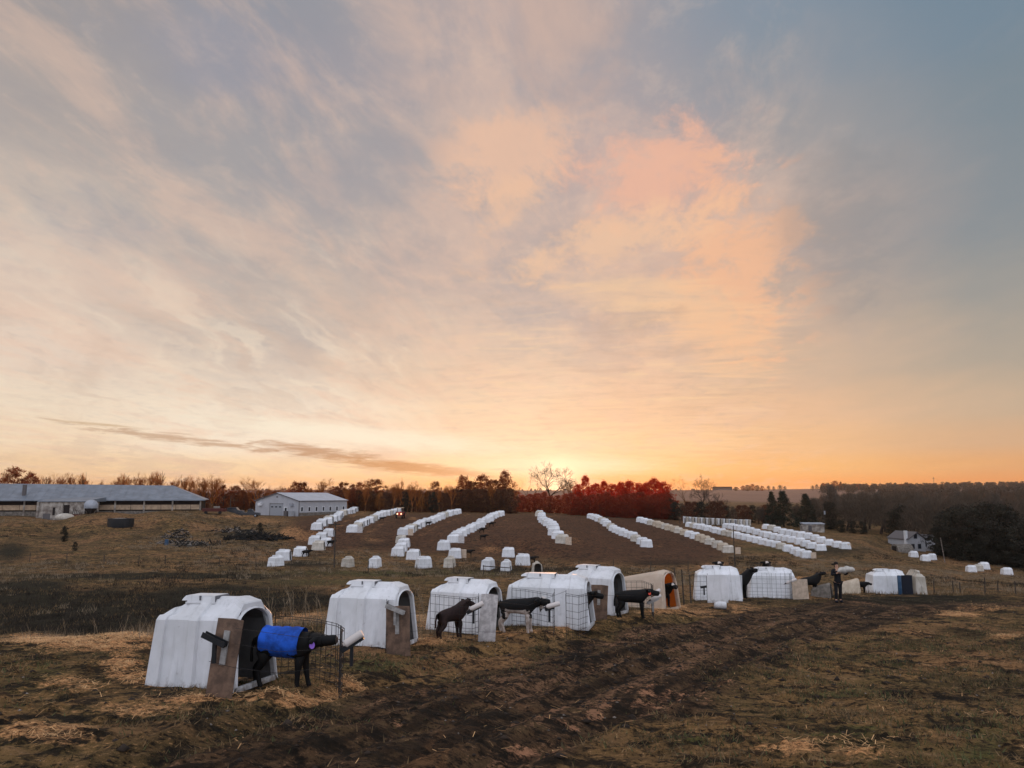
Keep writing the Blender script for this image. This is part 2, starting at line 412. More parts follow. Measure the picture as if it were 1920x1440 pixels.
PALE = [(1010,1408,70,9,.9),(1075,1370,50,6,.8),(1190,1322,60,10,.9),(1250,1300,55,12,.95),(1130,1345,80,7,.6),(760,1368,35,6,.8),(690,1425,80,6,.5),(860,1385,40,5,.5),
 (1360,1242,24,6,.95),(1130,1330,60,6,.6),(940,1435,40,8,.8),(1340,1285,60,6,.5),(740,1440,60,5,.6),(1110,1210,40,4,.5),(1180,1228,45,4,.5),(1290,1262,45,5,.5),(1010,1245,20,3,.4)]
GREEN = [(700,1245,120,26,.55),(60,1270,80,40,.5),(330,1225,60,20,.3),(1560,1380,120,14,.6),(1850,1390,90,40,.5),(1750,1220,120,22,.35),(1600,1300,140,22,.45),(1330,1395,60,14,.5),
 (1000,1420,50,10,.4),(200,1085,260,14,.4),(750,1075,500,10,.55),(60,1170,110,26,.6),(850,1045,300,8,.25),(1440,1030,130,14,.45),(640,1090,300,16,.5),(1380,1020,60,6,.4),(1640,1240,200,30,.3)]
def blobs(px, py, lst):
    m = np.zeros(px.shape)
    for x, y, a, b, wt in lst:
        d = ((px-x)/a)**2+((py-y)/b)**2
        m = np.maximum(m, wt*np.exp(-d*.9))
    return m
FIELD = [(620,1000,80,35),(800,1000,130,42),(1000,1005,150,48),(1150,1010,150,50),(1250,1025,120,34)]
def cover(X, Y, Z):
    px, py = project(X, Y, Z)
    wob = (fbm(X*.5, Y*.5)-.5); wob2 = fbm(X*1.7+11, Y*1.7+3)
    r = np.hypot(X, Y)
    px_ = px+wob*120*np.clip(12/r, .1, 1.2); py_ = py+(fbm(X*.5+9, Y*.5+5)-.5)*50*np.clip(12/r, .1, 1.2)
    straw = blobs(px_, py_, STRAW); pale = blobs(px_, py_, PALE); green = blobs(px_, py_, GREEN)
    near = np.clip((46-r)/8, 0, 1)
    ml = side(X, Y, MUDL)+wob*1.6; mr = side(X, Y, MUDR)+wob*2.2
    mud = np.clip(ml/.8+.5, 0, 1)*np.clip(-mr/1.6+.5, 0, 1)*near
    fld = np.zeros(X.shape)
    for x, y, a, b in FIELD: fld = np.maximum(fld, np.exp(-(((px-x)/a)**4+((py-y)/b)**4)*.8))
    mud = np.maximum(mud, fld*(.75)*np.clip((r-80)/20, 0, 1))
    ditch = blobs(px_, py_, [(30,1130,150,40,1.),(200,1140,140,36,1.),(120,1150,280,38,1.),(420,1128,170,32,1.),(330,1130,120,24,.9),(560,1125,90,22,.8),(300,1080,320,7,.8),(560,1058,120,7,.6),(60,1096,90,16,.7),(20,1035,45,24,.6),(110,1005,60,14,.4),
        (460,1003,70,12,.6),(700,1022,60,5,.6),(880,1050,60,6,.5),(1000,1068,220,7,.6),(1250,1055,90,6,.7),(1400,1085,200,14,.3),(1560,1032,120,12,.5),(1720,1085,140,10,.35),(1700,1122,220,8,.8),(1830,1185,100,9,.5)])
    return mud, np.clip(straw, 0, 1), np.clip(pale, 0, 1), np.clip(green, 0, 1), ditch

def sstep(x, a, b):
    t = np.clip((x-a)/(b-a), 0, 1); return t*t*(3-2*t)

# ------------------------------------------------------------------ materials
MT = {}
def pbr(name, col, rough=.8, var=.0, vscale=3., metal=0., spec=.3, bump=0., bscale=20., alt=None, transl=0., tcol=None, detail=4):
    m = bpy.data.materials.new(name); m.use_nodes = True; nt = m.node_tree; t = NT(nt)
    b = nt.nodes['Principled BSDF']; b.inputs['Roughness'].default_value = rough
    b.inputs['Metallic'].default_value = metal; b.inputs['Specular IOR Level'].default_value = spec
    tcn = t.node('ShaderNodeTexCoord')
    if alt is None: alt = tuple(c*(1-var) for c in col)
    if var > 0:
        n = t.noise(tcn.outputs['Object'], vscale, detail, .6)
        f = t.smooth(n, .35, .68)
        c = t.mix(f.s, alt, col); nt.links.new(c, b.inputs['Base Color'])
    else:
        c = None; b.inputs['Base Color'].default_value = tuple(col)+(1,)
    if bump > 0:
        bn = t.node('ShaderNodeBump'); bn.inputs['Strength'].default_value = bump; bn.inputs['Distance'].default_value = .02
        n2 = t.noise(tcn.outputs['Object'], bscale, 6, .65); nt.links.new(n2.s, bn.inputs['Height'])
        nt.links.new(bn.outputs[0], b.inputs['Normal'])
    if transl > 0:
        tr = t.node('ShaderNodeBsdfTranslucent'); tr.inputs[0].default_value = tuple(tcol or col)+(1,)
        mx = t.node('ShaderNodeMixShader'); mx.inputs[0].default_value = transl
        nt.links.new(b.outputs[0], mx.inputs[1]); nt.links.new(tr.outputs[0], mx.inputs[2])
        nt.links.new(mx.outputs[0], nt.nodes['Material Output'].inputs[0])
    MT[name] = m; return m

_d = MUDC[-1]-MUDC[0]; TRACK_ANG = -math.degrees(math.atan2(_d[1], _d[0]))
def ground_mat():
    m = bpy.data.materials.new('ground'); m.use_nodes = True; nt = m.node_tree; t = NT(nt)
    b = nt.nodes['Principled BSDF']; b.inputs['Roughness'].default_value = .95; b.inputs['Specular IOR Level'].default_value = .12
    g = t.node('ShaderNodeNewGeometry'); P = g.outputs['Position']
    at = t.node('ShaderNodeAttribute', attribute_name='cover'); s = t.node('ShaderNodeSeparateColor'); t.L.new(at.outputs['Color'], s.inputs[0])
    at2 = t.node('ShaderNodeAttribute', attribute_name='cover2'); s2 = t.node('ShaderNodeSeparateColor'); t.L.new(at2.outputs['Color'], s2.inputs[0])
    mud, straw, pale = [V(t, s.outputs[i]) for i in range(3)]
    green, ditch, farf = [V(t, s2.outputs[i]) for i in range(3)]
    n_b = t.noise(P, .35, 5, .6); n_m = t.noise(P, 2.2, 6, .65); n_f = t.noise(P, 14., 5, .7); n_s = t.noise(P, 60., 3, .7)
    n_g = t.noise(P, 1.1, 7, .7)
    sq = t.node('ShaderNodeMapping', vector_type='TEXTURE'); sq.inputs['Scale'].default_value = (1.5, .8, 1.); t.L.new(P, sq.inputs[0])
    n_d = t.noise(sq.outputs[0], .55, 8, .72); n_e = t.noise(sq.outputs[0], 1.7, 7, .72)
    n_w = t.noise(P, .11, 6, .62); n_r = t.noise(P, 6., 5, .7)
    grass = t.mix(t.smooth(n_m*.6+n_r*.4, .40, .60).s, (.080, .056, .028), (.290, .185, .085))
    grass = t.mix((t.smooth(n_b, .42, .6)*.6).s, grass, (.085, .078, .034))
    grass = t.mix((t.smooth(n_w, .50, .60)*.65).s, grass, (.30, .175, .095))
    grass = t.mix((t.smooth(n_w, .47, .36)*.65).s, grass, (.040, .034, .020))
    grass = t.mix((t.smooth(n_g, .46, .34)*.75).s, grass, (.020, .017, .012))
    grass = t.mix((t.smooth(n_f, .45, .36)*.9).s, grass, (.010, .008, .006))
    grass = t.mix((t.smooth(n_f*.7+n_s*.3, .55, .63)*.8).s, grass, (.46, .29, .155))
    grass = t.mix((t.smooth(n_d, .53, .64)*.6).s, grass, (.30, .19, .105))
    grass = t.mix((t.smooth(n_d, .48, .38)*.6).s, grass, (.034, .026, .018))
    grass = t.mix((t.smooth(n_e, .58, .70)*.55).s, grass, (.42, .29, .18))
    grass = t.mix((t.smooth(n_e, .44, .34)*.6).s, grass, (.016, .014, .010))
    gr = t.mix(t.smooth(n_f, .38, .6).s, (.036, .040, .016), (.115, .118, .045))
    grass = t.mix(t.smooth(green+(n_m-.5)*.9, .3, .62).s, grass, gr)
    mc = t.mix(t.smooth(n_m*.6+n_r*.4, .40, .60).s, (.026, .018, .012), (.115, .074, .045))
    mc = t.mix((t.smooth(n_d, .54, .66)*.6).s, mc, (.195, .112, .066))
    mc = t.mix((t.smooth(n_e, .60, .72)*.5).s, mc, (.30, .20, .13))
    mc = t.mix((t.smooth(n_g, .50, .66)*.55).s, mc, (.090, .070, .036))
    mc = t.mix((t.smooth(n_f, .46, .37)*.9).s, mc, (.009, .007, .005))
    mc = t.mix((t.smooth(n_f*.7+n_s*.3, .56, .64)*.7).s, mc, (.34, .215, .135))
    c = t.mix(t.smooth(mud+(n_m-.5)*.7+(n_g-.5)*.5, .34, .66).s, grass, mc)
    dt = t.mix(t.smooth(n_r, .4, .6).s, (.008, .009, .006), (.034, .032, .017))
    c = t.mix(t.smooth(ditch+(n_m-.5)*.5+(n_e-.5)*.5, .22, .60).s, c, dt)
    st = t.mix(t.smooth(n_f*.55+n_s*.45, .38, .60).s, (.085, .045, .022), (.80, .47, .24))
    c = t.mix(t.smooth(straw+(n_m-.5)*.9+(n_f-.5)*1.1+(n_g-.5)*.5, .34, .74).s, c, st)
    # dry, trodden pale clay with streaks along the track
    at3 = t.node('ShaderNodeAttribute', attribute_name='cover3'); s3 = t.node('ShaderNodeSeparateColor'); t.L.new(at3.outputs['Color'], s3.inputs[0]); n_k = V(t, s3.outputs[0])
    c = t.mix((V(t, s3.outputs[1])*t.smooth(n_e, .66, .50)*.7).s, c, t.mix(t.smooth(n_d*.5+n_m*.5, .40, .60).s, (.050, .022, .015), (.150, .070, .042)))
    c = t.mix((t.smooth(pale*.75+(n_k-.5)*2.2+(n_f-.5)*2.0, .40, .70)*t.smooth(pale, .06, .3)).s, c, t.mix(n_f.s, (.20, .105, .065), (.70, .40, .26)))
    c = t.mix((t.smooth(n_k+(n_f-.5)*1.1, .60, .70)*t.smooth(mud, .4, .9)*.7).s, c, (.27, .165, .11))
    c = t.mix((t.smooth(n_k, .46, .36)*t.smooth(mud, .4, .9)*.7).s, c, (.014, .010, .008))  # dark streaks: shadow painted into the mud colour along the track
    c = t.mix((t.smooth(n_g*.5+n_m*.5, .50, .42)*.8).s, c, (.010, .009, .007))
    c = t.mix((t.smooth(n_r*.5+n_f*.5, .49, .40)*.8).s, c, (.010, .008, .006))
    c = t.mix((t.smooth(n_e, .46, .38)*t.smooth(n_d, .56, .44)*.7).s, c, (.014, .012, .009))
    c = t.mix(1., c, (.96, .82, .67), 'MULTIPLY')
    c = t.mix(t.smooth(farf, .2, .9).s, c, t.mix(t.noise(P, .02, 5, .6).s, (.15, .085, .060), (.27, .155, .105)))
    t.L.new(c, b.inputs['Base Color'])
    bn = t.node('ShaderNodeBump'); bn.inputs['Strength'].default_value = 1.; bn.inputs['Distance'].default_value = .09
    h = n_f*.7+n_m*.6+n_s*.25; t.L.new(h.s, bn.inputs['Height']); t.L.new(bn.outputs[0], b.inputs['Normal'])
    MT['ground'] = m; return m
ground_mat()
def plastic(name, col, alt, mudc=(.16, .11, .075)):
    m = pbr(name, col, .48, .2, 1.5, spec=.4, alt=alt); nt = m.node_tree; t = NT(nt); b = nt.nodes['Principled BSDF']
    src = b.inputs['Base Color'].links[0].from_socket
    g = t.node('ShaderNodeTexCoord'); sp = t.node('ShaderNodeSeparateXYZ'); t.L.new(g.outputs['Object'], sp.inputs[0]); oi = t.node('ShaderNodeObjectInfo')
    z = V(t, sp.outputs[2]); mp = t.node('ShaderNodeMapping', vector_type='POINT'); t.L.new(g.outputs['Object'], mp.inputs[0]); t.L.new(t.comb(V(t, oi.outputs['Random'])*40., 0., 0.), mp.inputs[1]); mp.inputs[3].default_value = (5., 5., .9)
    streak = t.noise(mp.outputs[0], 1.6, 6, .65); mp2 = t.node('ShaderNodeMapping'); t.L.new(g.outputs['Object'], mp2.inputs[0]); t.L.new(t.comb(V(t, oi.outputs['Random'])*70., 0., 0.), mp2.inputs[1]); sp_ = t.noise(mp2.outputs[0], 7., 7, .72)
    c = t.mix((t.smooth(streak, .50, .70)*.45).s, src, tuple(q*.72 for q in alt))
    c = t.mix((t.smooth(sp_*.75-z*.9, .22, .50)*.85).s, c, mudc)
    c = t.mix((t.smooth(sp_, .63, .72)*.35).s, c, mudc)
    v_ = V(t, oi.outputs['Random'])*.14+.87; c = t.mix(1., c, t.comb(v_, v_, v_), 'MULTIPLY')
    t.L.new(c, b.inputs['Base Color'])
plastic('hutch_plastic', (.76, .76, .775), (.64, .64, .64))
plastic('hutch_dirty', (.58, .53, .46), (.42, .37, .30))
plastic('hutch_cream', (.56, .47, .35), (.42, .33, .24))
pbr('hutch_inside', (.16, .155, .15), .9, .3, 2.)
pbr('cream_inside_glow', (.75, .33, .10), .7, .3, 2., transl=.75, tcol=(1., .42, .10))  # orange lining colour stands for light glowing through the shell
pbr('cream_shell', (.66, .56, .44), .5, .3, 2.5, alt=(.52, .44, .34), transl=.22, tcol=(1., .50, .18))
pbr('seam', (.12, .12, .13), .7)
pbr('plywood', (.20, .125, .085), .9, .5, 5., bump=.4, bscale=30, alt=(.095, .062, .045))
pbr('white_board', (.66, .62, .60), .8, .4, 6., alt=(.38, .35, .34))
pbr('cream_board', (.62, .48, .36), .8, .3, 5.)
pbr('black_plastic', (.012, .013, .015), .5)
pbr('grey_plastic', (.38, .36, .34), .6, .4, 9.)
pbr('bottle', (.60, .54, .50), .6)
pbr('wire', (.035, .032, .032), .55, metal=.6)
pbr('post_wood', (.075, .06, .048), .95, .5, 8.)
pbr('calf_black', (.0045, .004, .004), .75, .5, 8., spec=.25)
pbr('calf_brown', (.028, .013, .011), .75, .5, 8., spec=.25)
pbr('calf_white', (.60, .53, .48), .9, .5, 9., alt=(.30, .24, .20))
pbr('muzzle', (.05, .035, .032), .6)
pbr('coat_blue', (.015, .11, .60), .8, .6, 5., bump=.3, bscale=14)
pbr('strap', (.01, .012, .02), .8)
pbr('tag_purple', (.30, .15, .62), .5); pbr('tag_red', (.8, .10, .06), .5)
pbr('skin', (.50, .28, .19), .6); pbr('cloth_dark', (.009, .009, .012), .9); pbr('hair_dark', (.012, .008, .006), .8)
pbr('sack', (.52, .48, .43), .8, .3, 8.)
pbr('roof_metal', (.21, .235, .27), .45, .25, .6, metal=.3)
pbr('barn_dark', (.018, .013, .012), .95); pbr('curtain', (.46, .33, .22), .85, .3, 1.5)
pbr('whitewash', (.42, .38, .33), .9, .6, .9, alt=(.16, .13, .11))
pbr('tin_grey', (.36, .38, .42), .5, .3, 1.); pbr('stone', (.22, .19, .16), .95, .5, 2.5)
pbr('siding', (.42, .42, .44), .6, .12, .7); pbr('siding_roof', (.44, .47, .52), .4, .15, .5, metal=.2)
pbr('trim_dark', (.10, .09, .09), .6); pbr('glass_dark', (.02, .025, .035), .12, spec=.6)
pbr('door_grey', (.30, .31, .33), .6)
pbr('red_paint', (.42, .035, .02), .4); pbr('rust_red', (.075, .018, .014), .8); pbr('cab_tan', (.50, .36, .24), .6)
pbr('tyre', (.013, .012, .012), .9); pbr('car_dark', (.018, .02, .025), .25, spec=.6)
pbr('bark', (.055, .036, .026), .95, .4, 2.); pbr('bark_red', (.16, .070, .028), .95, .3, 2.)
pbr('twig_grey', (.085, .072, .058), .95, .4, .8); pbr('twig_warm', (.140, .080, .048), .95, .4, .8)
pbr('twig_brown', (.105, .078, .055), .95, .4, .8); pbr('twig_orange', (.30, .115, .030), .9, .3, 1.5, transl=.35, tcol=(.9, .35, .06))  # twig_orange: low sun seen through thin branches, put into the twig colour
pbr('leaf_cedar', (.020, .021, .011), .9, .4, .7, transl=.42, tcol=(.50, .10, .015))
pbr('leaf_glare_red', (.13, .026, .010), .9, .5, .7, transl=.6, tcol=(1., .065, .008), alt=(.07, .018, .008))  # red sun glare over the treeline put into the leaf colour
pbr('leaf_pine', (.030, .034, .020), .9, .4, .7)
pbr('leaf_glare_dim', (.085, .030, .016), .9, .5, .7, transl=.42, tcol=(.75, .075, .012), alt=(.045, .020, .012))  # dimmer red of the same glare, painted into the thicket leaves
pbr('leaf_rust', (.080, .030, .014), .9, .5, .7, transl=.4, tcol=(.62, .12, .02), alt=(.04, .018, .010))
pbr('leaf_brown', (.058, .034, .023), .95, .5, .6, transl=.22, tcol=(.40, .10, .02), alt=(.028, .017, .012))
pbr('wood_brown', (.075, .054, .040), .95, .5, .12, alt=(.050, .038, .028)); pbr('wood_dark', (.032, .030, .020), .95, .5, .3)
pbr('debris', (.30, .25, .21), .9, .6, 6., alt=(.07, .055, .045)); pbr('brush_dark', (.012, .012, .011), .95)
pbr('straw', (.74, .44, .20), .9, .5, 3., alt=(.40, .21, .09)); pbr('weed', (.30, .22, .14), .95, .4, 3.)
pbr('dead_weed', (.042, .030, .020), .95, .5, 1.2, alt=(.018, .015, .011))
pbr('grass_dry', (.25, .150, .070), .95, .6, 1.6, alt=(.060, .045, .024)); pbr('grass_green', (.105, .110, .042), .95, .5, 1.6, alt=(.045, .048, .018))
pbr('dirt_clod', (.040, .027, .019), .95, .5, 5.); pbr('paper', (.62, .52, .45), .8, .3, 9.)
def emis(name, col, s):
    m = bpy.data.materials.new(name); m.use_nodes = True; b = m.node_tree.nodes['Principled BSDF']
    b.inputs['Base Color'].default_value = (.6, .5, .4, 1); b.inputs['Emission Color'].default_value = tuple(col)+(1,); b.inputs['Emission Strength'].default_value = s
    MT[name] = m
emis('lamp_lit', (1., .55, .30), 2.2); emis('pilot', (1., .8, .6), 1.5)

# ------------------------------------------------------------------ object helpers
def link(name, me, mats=None, parent=None):
    o = bpy.data.objects.new(name, me); C.objects.link(o)
    if mats:
        for mm in (mats if isinstance(mats, (list, tuple)) else [mats]): me.materials.append(MT[mm] if isinstance(mm, str) else mm)
    if parent: o.parent = parent
    return o
def npmesh(name, Vt, Fc, smooth=False, mi=None):
    me = bpy.data.meshes.new(name); Vt = np.asarray(Vt, np.float32)
    if isinstance(Fc, np.ndarray):
        n, k = Fc.shape; me.vertices.add(len(Vt)); me.vertices.foreach_set('co', Vt.ravel())
        me.loops.add(n*k); me.loops.foreach_set('vertex_index', Fc.astype(np.int32).ravel())
        me.polygons.add(n); me.polygons.foreach_set('loop_start', np.arange(0, n*k, k, dtype=np.int32))
        me.update(calc_edges=True)
    else: me.from_pydata([tuple(map(float, v)) for v in Vt], [], Fc); me.update()
    if smooth: me.polygons.foreach_set('use_smooth', [True]*len(me.polygons))
    if mi is not None: me.polygons.foreach_set('material_index', np.asarray(mi, np.int32))
    return me
class MB:
    def __init__(s): s.v = []; s.f = []; s.mi = []; s.k = 0
    def add(s, vs, fs, mi=None):
        o = len(s.v); s.v += [tuple(v) for v in vs]; s.f += [tuple(i+o for i in f) for f in fs]; s.mi += [s.k if mi is None else mi]*len(fs); return s
    def box(s, x0, y0, z0, x1, y1, z1, M=None, mi=None):
        vs = [(x, y, z) for x in (x0, x1) for y in (y0, y1) for z in (z0, z1)]
        if M is not None: vs = [tuple(M @ Vector(v)) for v in vs]
        return s.add(vs, [(0,1,3,2),(4,6,7,5),(0,4,5,1),(2,3,7,6),(0,2,6,4),(1,5,7,3)], mi)
    def tube(s, p0, p1, r0, r1=None, n=6, mi=None, cap=True):
        r1 = r0 if r1 is None else r1; p0 = Vector(p0); p1 = Vector(p1); d = (p1-p0)
        if d.length < 1e-6: return s
        d.normalize(); u = d.orthogonal().normalized(); w_ = d.cross(u)
        vs = []
        for p, r in ((p0, r0), (p1, r1)):
            for i in range(n):
                a = 2*math.pi*i/n; vs.append(p+u*(math.cos(a)*r)+w_*(math.sin(a)*r))
        fs = [(i, (i+1) % n, n+(i+1) % n, n+i) for i in range(n)]
        if cap: fs += [tuple(range(n))[::-1], tuple(range(n, 2*n))]
        return s.add(vs, fs, mi)
    def path(s, pts, r, n=5, mi=None):
        for a, b in zip(pts[:-1], pts[1:]): s.tube(a, b, r, r, n, mi)
        return s
    def ell(s, c, rx, ry, rz, nu=12, nv=8, M=None, mi=None):
        vs = []
        for j in range(nv+1):
            p = math.pi*j/nv
            for i in range(nu):
                a = 2*math.pi*i/nu; v = Vector((rx*math.sin(p)*math.cos(a), ry*math.sin(p)*math.sin(a), rz*math.cos(p)))
                if M is not None: v = M @ v
                vs.append(v+Vector(c))
        fs = [(j*nu+i, (j+1)*nu+i, (j+1)*nu+(i+1) % nu, j*nu+(i+1) % nu) for j in range(nv) for i in range(nu)]
        return s.add(vs, fs, mi)
    def loft(s, rings, closed=True, cap=True, mi=None):
        n = len(rings[0]); vs = [v for r_ in rings for v in r_]; fs = []
        for j in range(len(rings)-1):
            for i in range(n if closed else n-1): fs.append((j*n+i, j*n+(i+1) % n, (j+1)*n+(i+1) % n, (j+1)*n+i))
        if cap: fs += [tuple(range(n))[::-1], tuple((len(rings)-1)*n+i for i in range(n))]
        return s.add(vs, fs, mi)
    def mesh(s, name, smooth=False, sharp=None):
        me = bpy.data.meshes.new(name); me.from_pydata(s.v, [], s.f); me.update()
        if any(s.mi): me.polygons.foreach_set('material_index', s.mi)
        if smooth or sharp: me.polygons.foreach_set('use_smooth', [True]*len(me.polygons))
        if sharp: me.set_sharp_from_angle(angle=R(sharp))
        return me
    def build(s, name, mats, parent=None, smooth=False, sharp=None):
        return link(name, s.mesh(name, smooth, sharp), mats, parent)
def tag(o, label, cat, group=None, kind=None):
    o['label'] = label; o['category'] = cat
    if group: o['group'] = group
    if kind: o['kind'] = kind
    return o
def thing(name, label, cat, loc=(0, 0, 0), rz=0., group=None, tilt=(0., 0.)):
    o = bpy.data.objects.new(name, None); C.objects.link(o); o.empty_display_size = .2
    o.location = loc; o.rotation_euler = (tilt[0], tilt[1], rz); return tag(o, label, cat, group)
def struct(o): o['kind'] = 'structure'; return o
def dup(root, label, loc, rz, group=None, scale=None, tilt=(0., 0.)):
    r = root.copy(); C.objects.link(r); r.location = loc; r.rotation_euler = (tilt[0], tilt[1], rz); r['label'] = label
    if group: r['group'] = group
    if scale is not None: r.scale = scale if hasattr(scale, '__len__') else (scale,)*3
    for ch in list(root.children):
        c = ch.copy(); C.objects.link(c); c.parent = r
        for g in list(ch.children):
            d = g.copy(); C.objects.link(d); d.parent = c
    return r
ORD = ['first','second','third','fourth','fifth','sixth','seventh','eighth','ninth','tenth','eleventh','twelfth','thirteenth','fourteenth','fifteenth','sixteenth','seventeenth','eighteenth','nineteenth','twentieth','twenty-first','twenty-second','twenty-third','twenty-fourth','twenty-fifth','twenty-sixth']

# ------------------------------------------------------------------ ground sheet
def make_ground():
    A = np.concatenate([np.arange(-180, -44, 3.), np.arange(-44, 44, .125), np.arange(44, 180, 3.)])
    A = np.radians(A)
    r = [.02]; 
    while r[-1] < 7000:
        q = r[-1]; r.append(q+max(.05, q*(.0055 if 5 < q < 60 else (.012 if q < 300 else .03))))
    r = np.array(r); na, nr = len(A), len(r)
    AA, RR = np.meshgrid(A, r, indexing='ij')
    X = RR*np.sin(AA); Y = RR*np.cos(AA)
    Z = base_z(X, Y)+macro(X, Y)
    mud, straw, pale, green, ditch = cover(X, Y, Z)
    Z = Z+micro(X, Y)+straw*.05*np.clip(1.5-RR/40, 0, 1)
    idx = np.arange(na*nr).reshape(na, nr)
    a = idx; b = np.roll(idx, -1, axis=0)
    Fq = np.stack([a[:, :-1], a[:, 1:], b[:, 1:], b[:, :-1]], -1).reshape(-1, 4)
    me = npmesh('ground', np.stack([X, Y, Z], -1).reshape(-1, 3), Fq, smooth=True)
    farf = np.clip((RR-520)/150, 0, 1)
    fpx, fpy = project(X, Y, Z); fldm = np.zeros(X.shape)
    for fx_, fy_, fa_, fb_ in FIELD: fldm = np.maximum(fldm, np.exp(-(((fpx-fx_)/fa_)**4+((fpy-fy_)/fb_)**4)*.8))
    fldm = fldm*np.clip((RR-80)/20, 0, 1)
    one = np.ones_like(mud); mls = side(X, Y, MUDL); strk = fbm(Y*.35+3, mls*3.4, 5)*.75+fbm(Y*1.1, mls*9., 3)*.25; strk = np.where(RR < 60, strk, .5)
    for nm, ch in (('cover', (mud, straw, pale)), ('cover2', (green, ditch, farf)), ('cover3', (strk, fldm, strk))):
        at = me.color_attributes.new(nm, 'FLOAT_COLOR', 'POINT')
        at.data.foreach_set('color', np.stack([ch[0], ch[1], ch[2], one], -1).astype(np.float32).ravel())
    return struct(link('ground', me, 'ground'))
make_ground()
def surf(X, Y): return base_z(X, Y)+macro(X, Y)+micro(X, Y)

# ------------------------------------------------------------------ calf hutches
HL, HW, HH = 1.75, 1.18, 1.38
def hutch_shell(kind=0, L=HL, W=HW, H=HH, ns=120):
    """kind 0: ribbed white hutch; kind 1: smooth cream hutch rising to its door. Door at +x."""
    m = MB()
    def prof(x, inset=0.):
        u = x/L
        if kind == 0:
            hb = np.interp(u, [0, .04, .16, .24, .30, .86, .96, 1.], [.79, .82, .89, .955, .985, .985, .945, .935])*H
            sh = .78*H
        else:
            hb = np.interp(u, [0, .06, .9, 1.], [.60, .70, 1., .98])*H; sh = hb*.80
        w = W/2; ws = w*.83
        if kind == 0: 
            wr = np.interp(u, [0, .12, .24, .84, 1.], [.62, .50, .27, .27, .40])*w
            key = [(w, 0), (w*.98, .05), ((w+ws)/2, sh*.5), (ws+.004, sh*.965), (ws-.045, sh+.014), (ws-.052, sh+.017), (wr+.05, max(hb-.085, sh+.035*hb/H)), (wr, hb-.006), (0, hb)]
        else:
            key = [(w, 0), (w*.97, .05), ((w+ws)/2, sh*.5), (ws, sh*.86), (ws-.05, sh*1.0), (ws*.72, sh+(hb-sh)*.62), (ws*.40, hb-.035), (ws*.15, hb-.005), (0, hb)]
        # resample
        pts = []
        sub = 3
        for i in range(len(key)-1):
            for k in range(sub):
                f = k/sub; pts.append((key[i][0]*(1-f)+key[i+1][0]*f, key[i][1]*(1-f)+key[i+1][1]*f))
        pts.append(key[-1])
        return pts
    def pane(u):        # recessed panels between the ribs
        if kind: return 0.
        d = 0
        for a, b in ((.14, .44), (.54, .80)):
            d = max(d, float(sstep(np.array(u), a, a+.014)*(1-sstep(np.array(u), b-.014, b))))
        return d
    def short(u, z):    # stiffening pockets at the skirt
        if kind: return 0.
        d = 0
        for c in (.29, .67):
            d = max(d, math.exp(-((u-c)/.035)**4)); 
        return d*.03*float(1-sstep(np.array(z), .27, .31))
    rings = []; us = np.linspace(0, 1, ns)
    for u in us:
        x = u*L; half = prof(x); n = len(half); p = pane(u); row = []
        for sgn in (1, -1):
            seq = half if sgn == 1 else half[-2::-1]
            for (y, z) in seq:
                lean = (.14*(1-u)**6-.12*u**6)*(z/H)*1. if kind == 0 else (.12*(1-u)**6-.10*u**6)*(z/H)
                side_w = 1. if z < .8*H else .5
                dd = .050*p*side_w-short(u, z)
                if z < .04: dd = .0
                zz = z-(.032*p if z > .8*H and y > .1 else 0)
                row.append((x+lean, sgn*(y-dd*(1 if y > .02 else 0)), zz))
        rings.append(row)
    N = len(rings[0])
    m.loft(rings, closed=False, cap=False)
    # rounded back wall
    base = rings[0]; c = Vector((.0, 0, .45*H))
    def shrink(f, off): return [tuple(Vector(v).lerp(Vector((v[0], 0, .42*H if v[2] > .1 else v[2])), f)+Vector((off, 0, 0))) for v in base]
    b1 = shrink(.05, -.025); b2 = shrink(.5, -.035); b3 = shrink(.97, -.035)
    m.loft([b3, b2, b1, base], closed=False, cap=False)
    # front wall with an arched doorway
    fr = rings[-1]
    dw = .40*W if kind == 0 else .36*W; dh = .85*H if kind == 0 else .92*H
    arch = []
    for i in range(N):
        q = i/(N-1)
        if q < .36: f = q/.36; arch.append((dw*(1-.16*f), .08+f*(dh*.74-.08)))
        elif q > .64: f = (1-q)/.36; arch.append((-dw*(1-.16*f), .08+f*(dh*.74-.08)))
        else:
            a = (q-.36)/.28*math.pi; arch.append((dw*.84*math.cos(a), dh*.74+dh*.26*math.sin(a)**.8))
    def xf(z): return L-(.12 if kind == 0 else .10)*z/H
    outer = [(v[0]+.02, v[1]*.975, v[2] if v[2] < .05 else v[2]-.02) for v in fr]
    lip = [(xf(z)+.015, y*1.10, z+(.03 if z > .3*H else 0)) for y, z in arch]; lip2 = [(xf(z)+.05, y*1.04, z+.012) for y, z in arch]
    inn = [(xf(z)+.03, y, z) for y, z in arch]; inn2 = [(xf(z)-.05, y, z) for y, z in arch]
    m.loft([fr, outer, lip, lip2, inn, inn2], closed=False, cap=False)
    # door sill
    m.box(L-.03, -dw*1.05, 0, L+.02, dw*1.05, .08)
    k = 1
    # inside lining
    ins = []
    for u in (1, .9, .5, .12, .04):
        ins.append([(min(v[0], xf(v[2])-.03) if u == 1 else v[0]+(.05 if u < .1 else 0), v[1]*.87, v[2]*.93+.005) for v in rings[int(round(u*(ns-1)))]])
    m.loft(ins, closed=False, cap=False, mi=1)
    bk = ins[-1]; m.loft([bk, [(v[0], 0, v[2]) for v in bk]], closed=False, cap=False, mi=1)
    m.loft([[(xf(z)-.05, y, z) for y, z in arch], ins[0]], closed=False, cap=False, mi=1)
    me = m.mesh('shell', sharp=17)
    return me
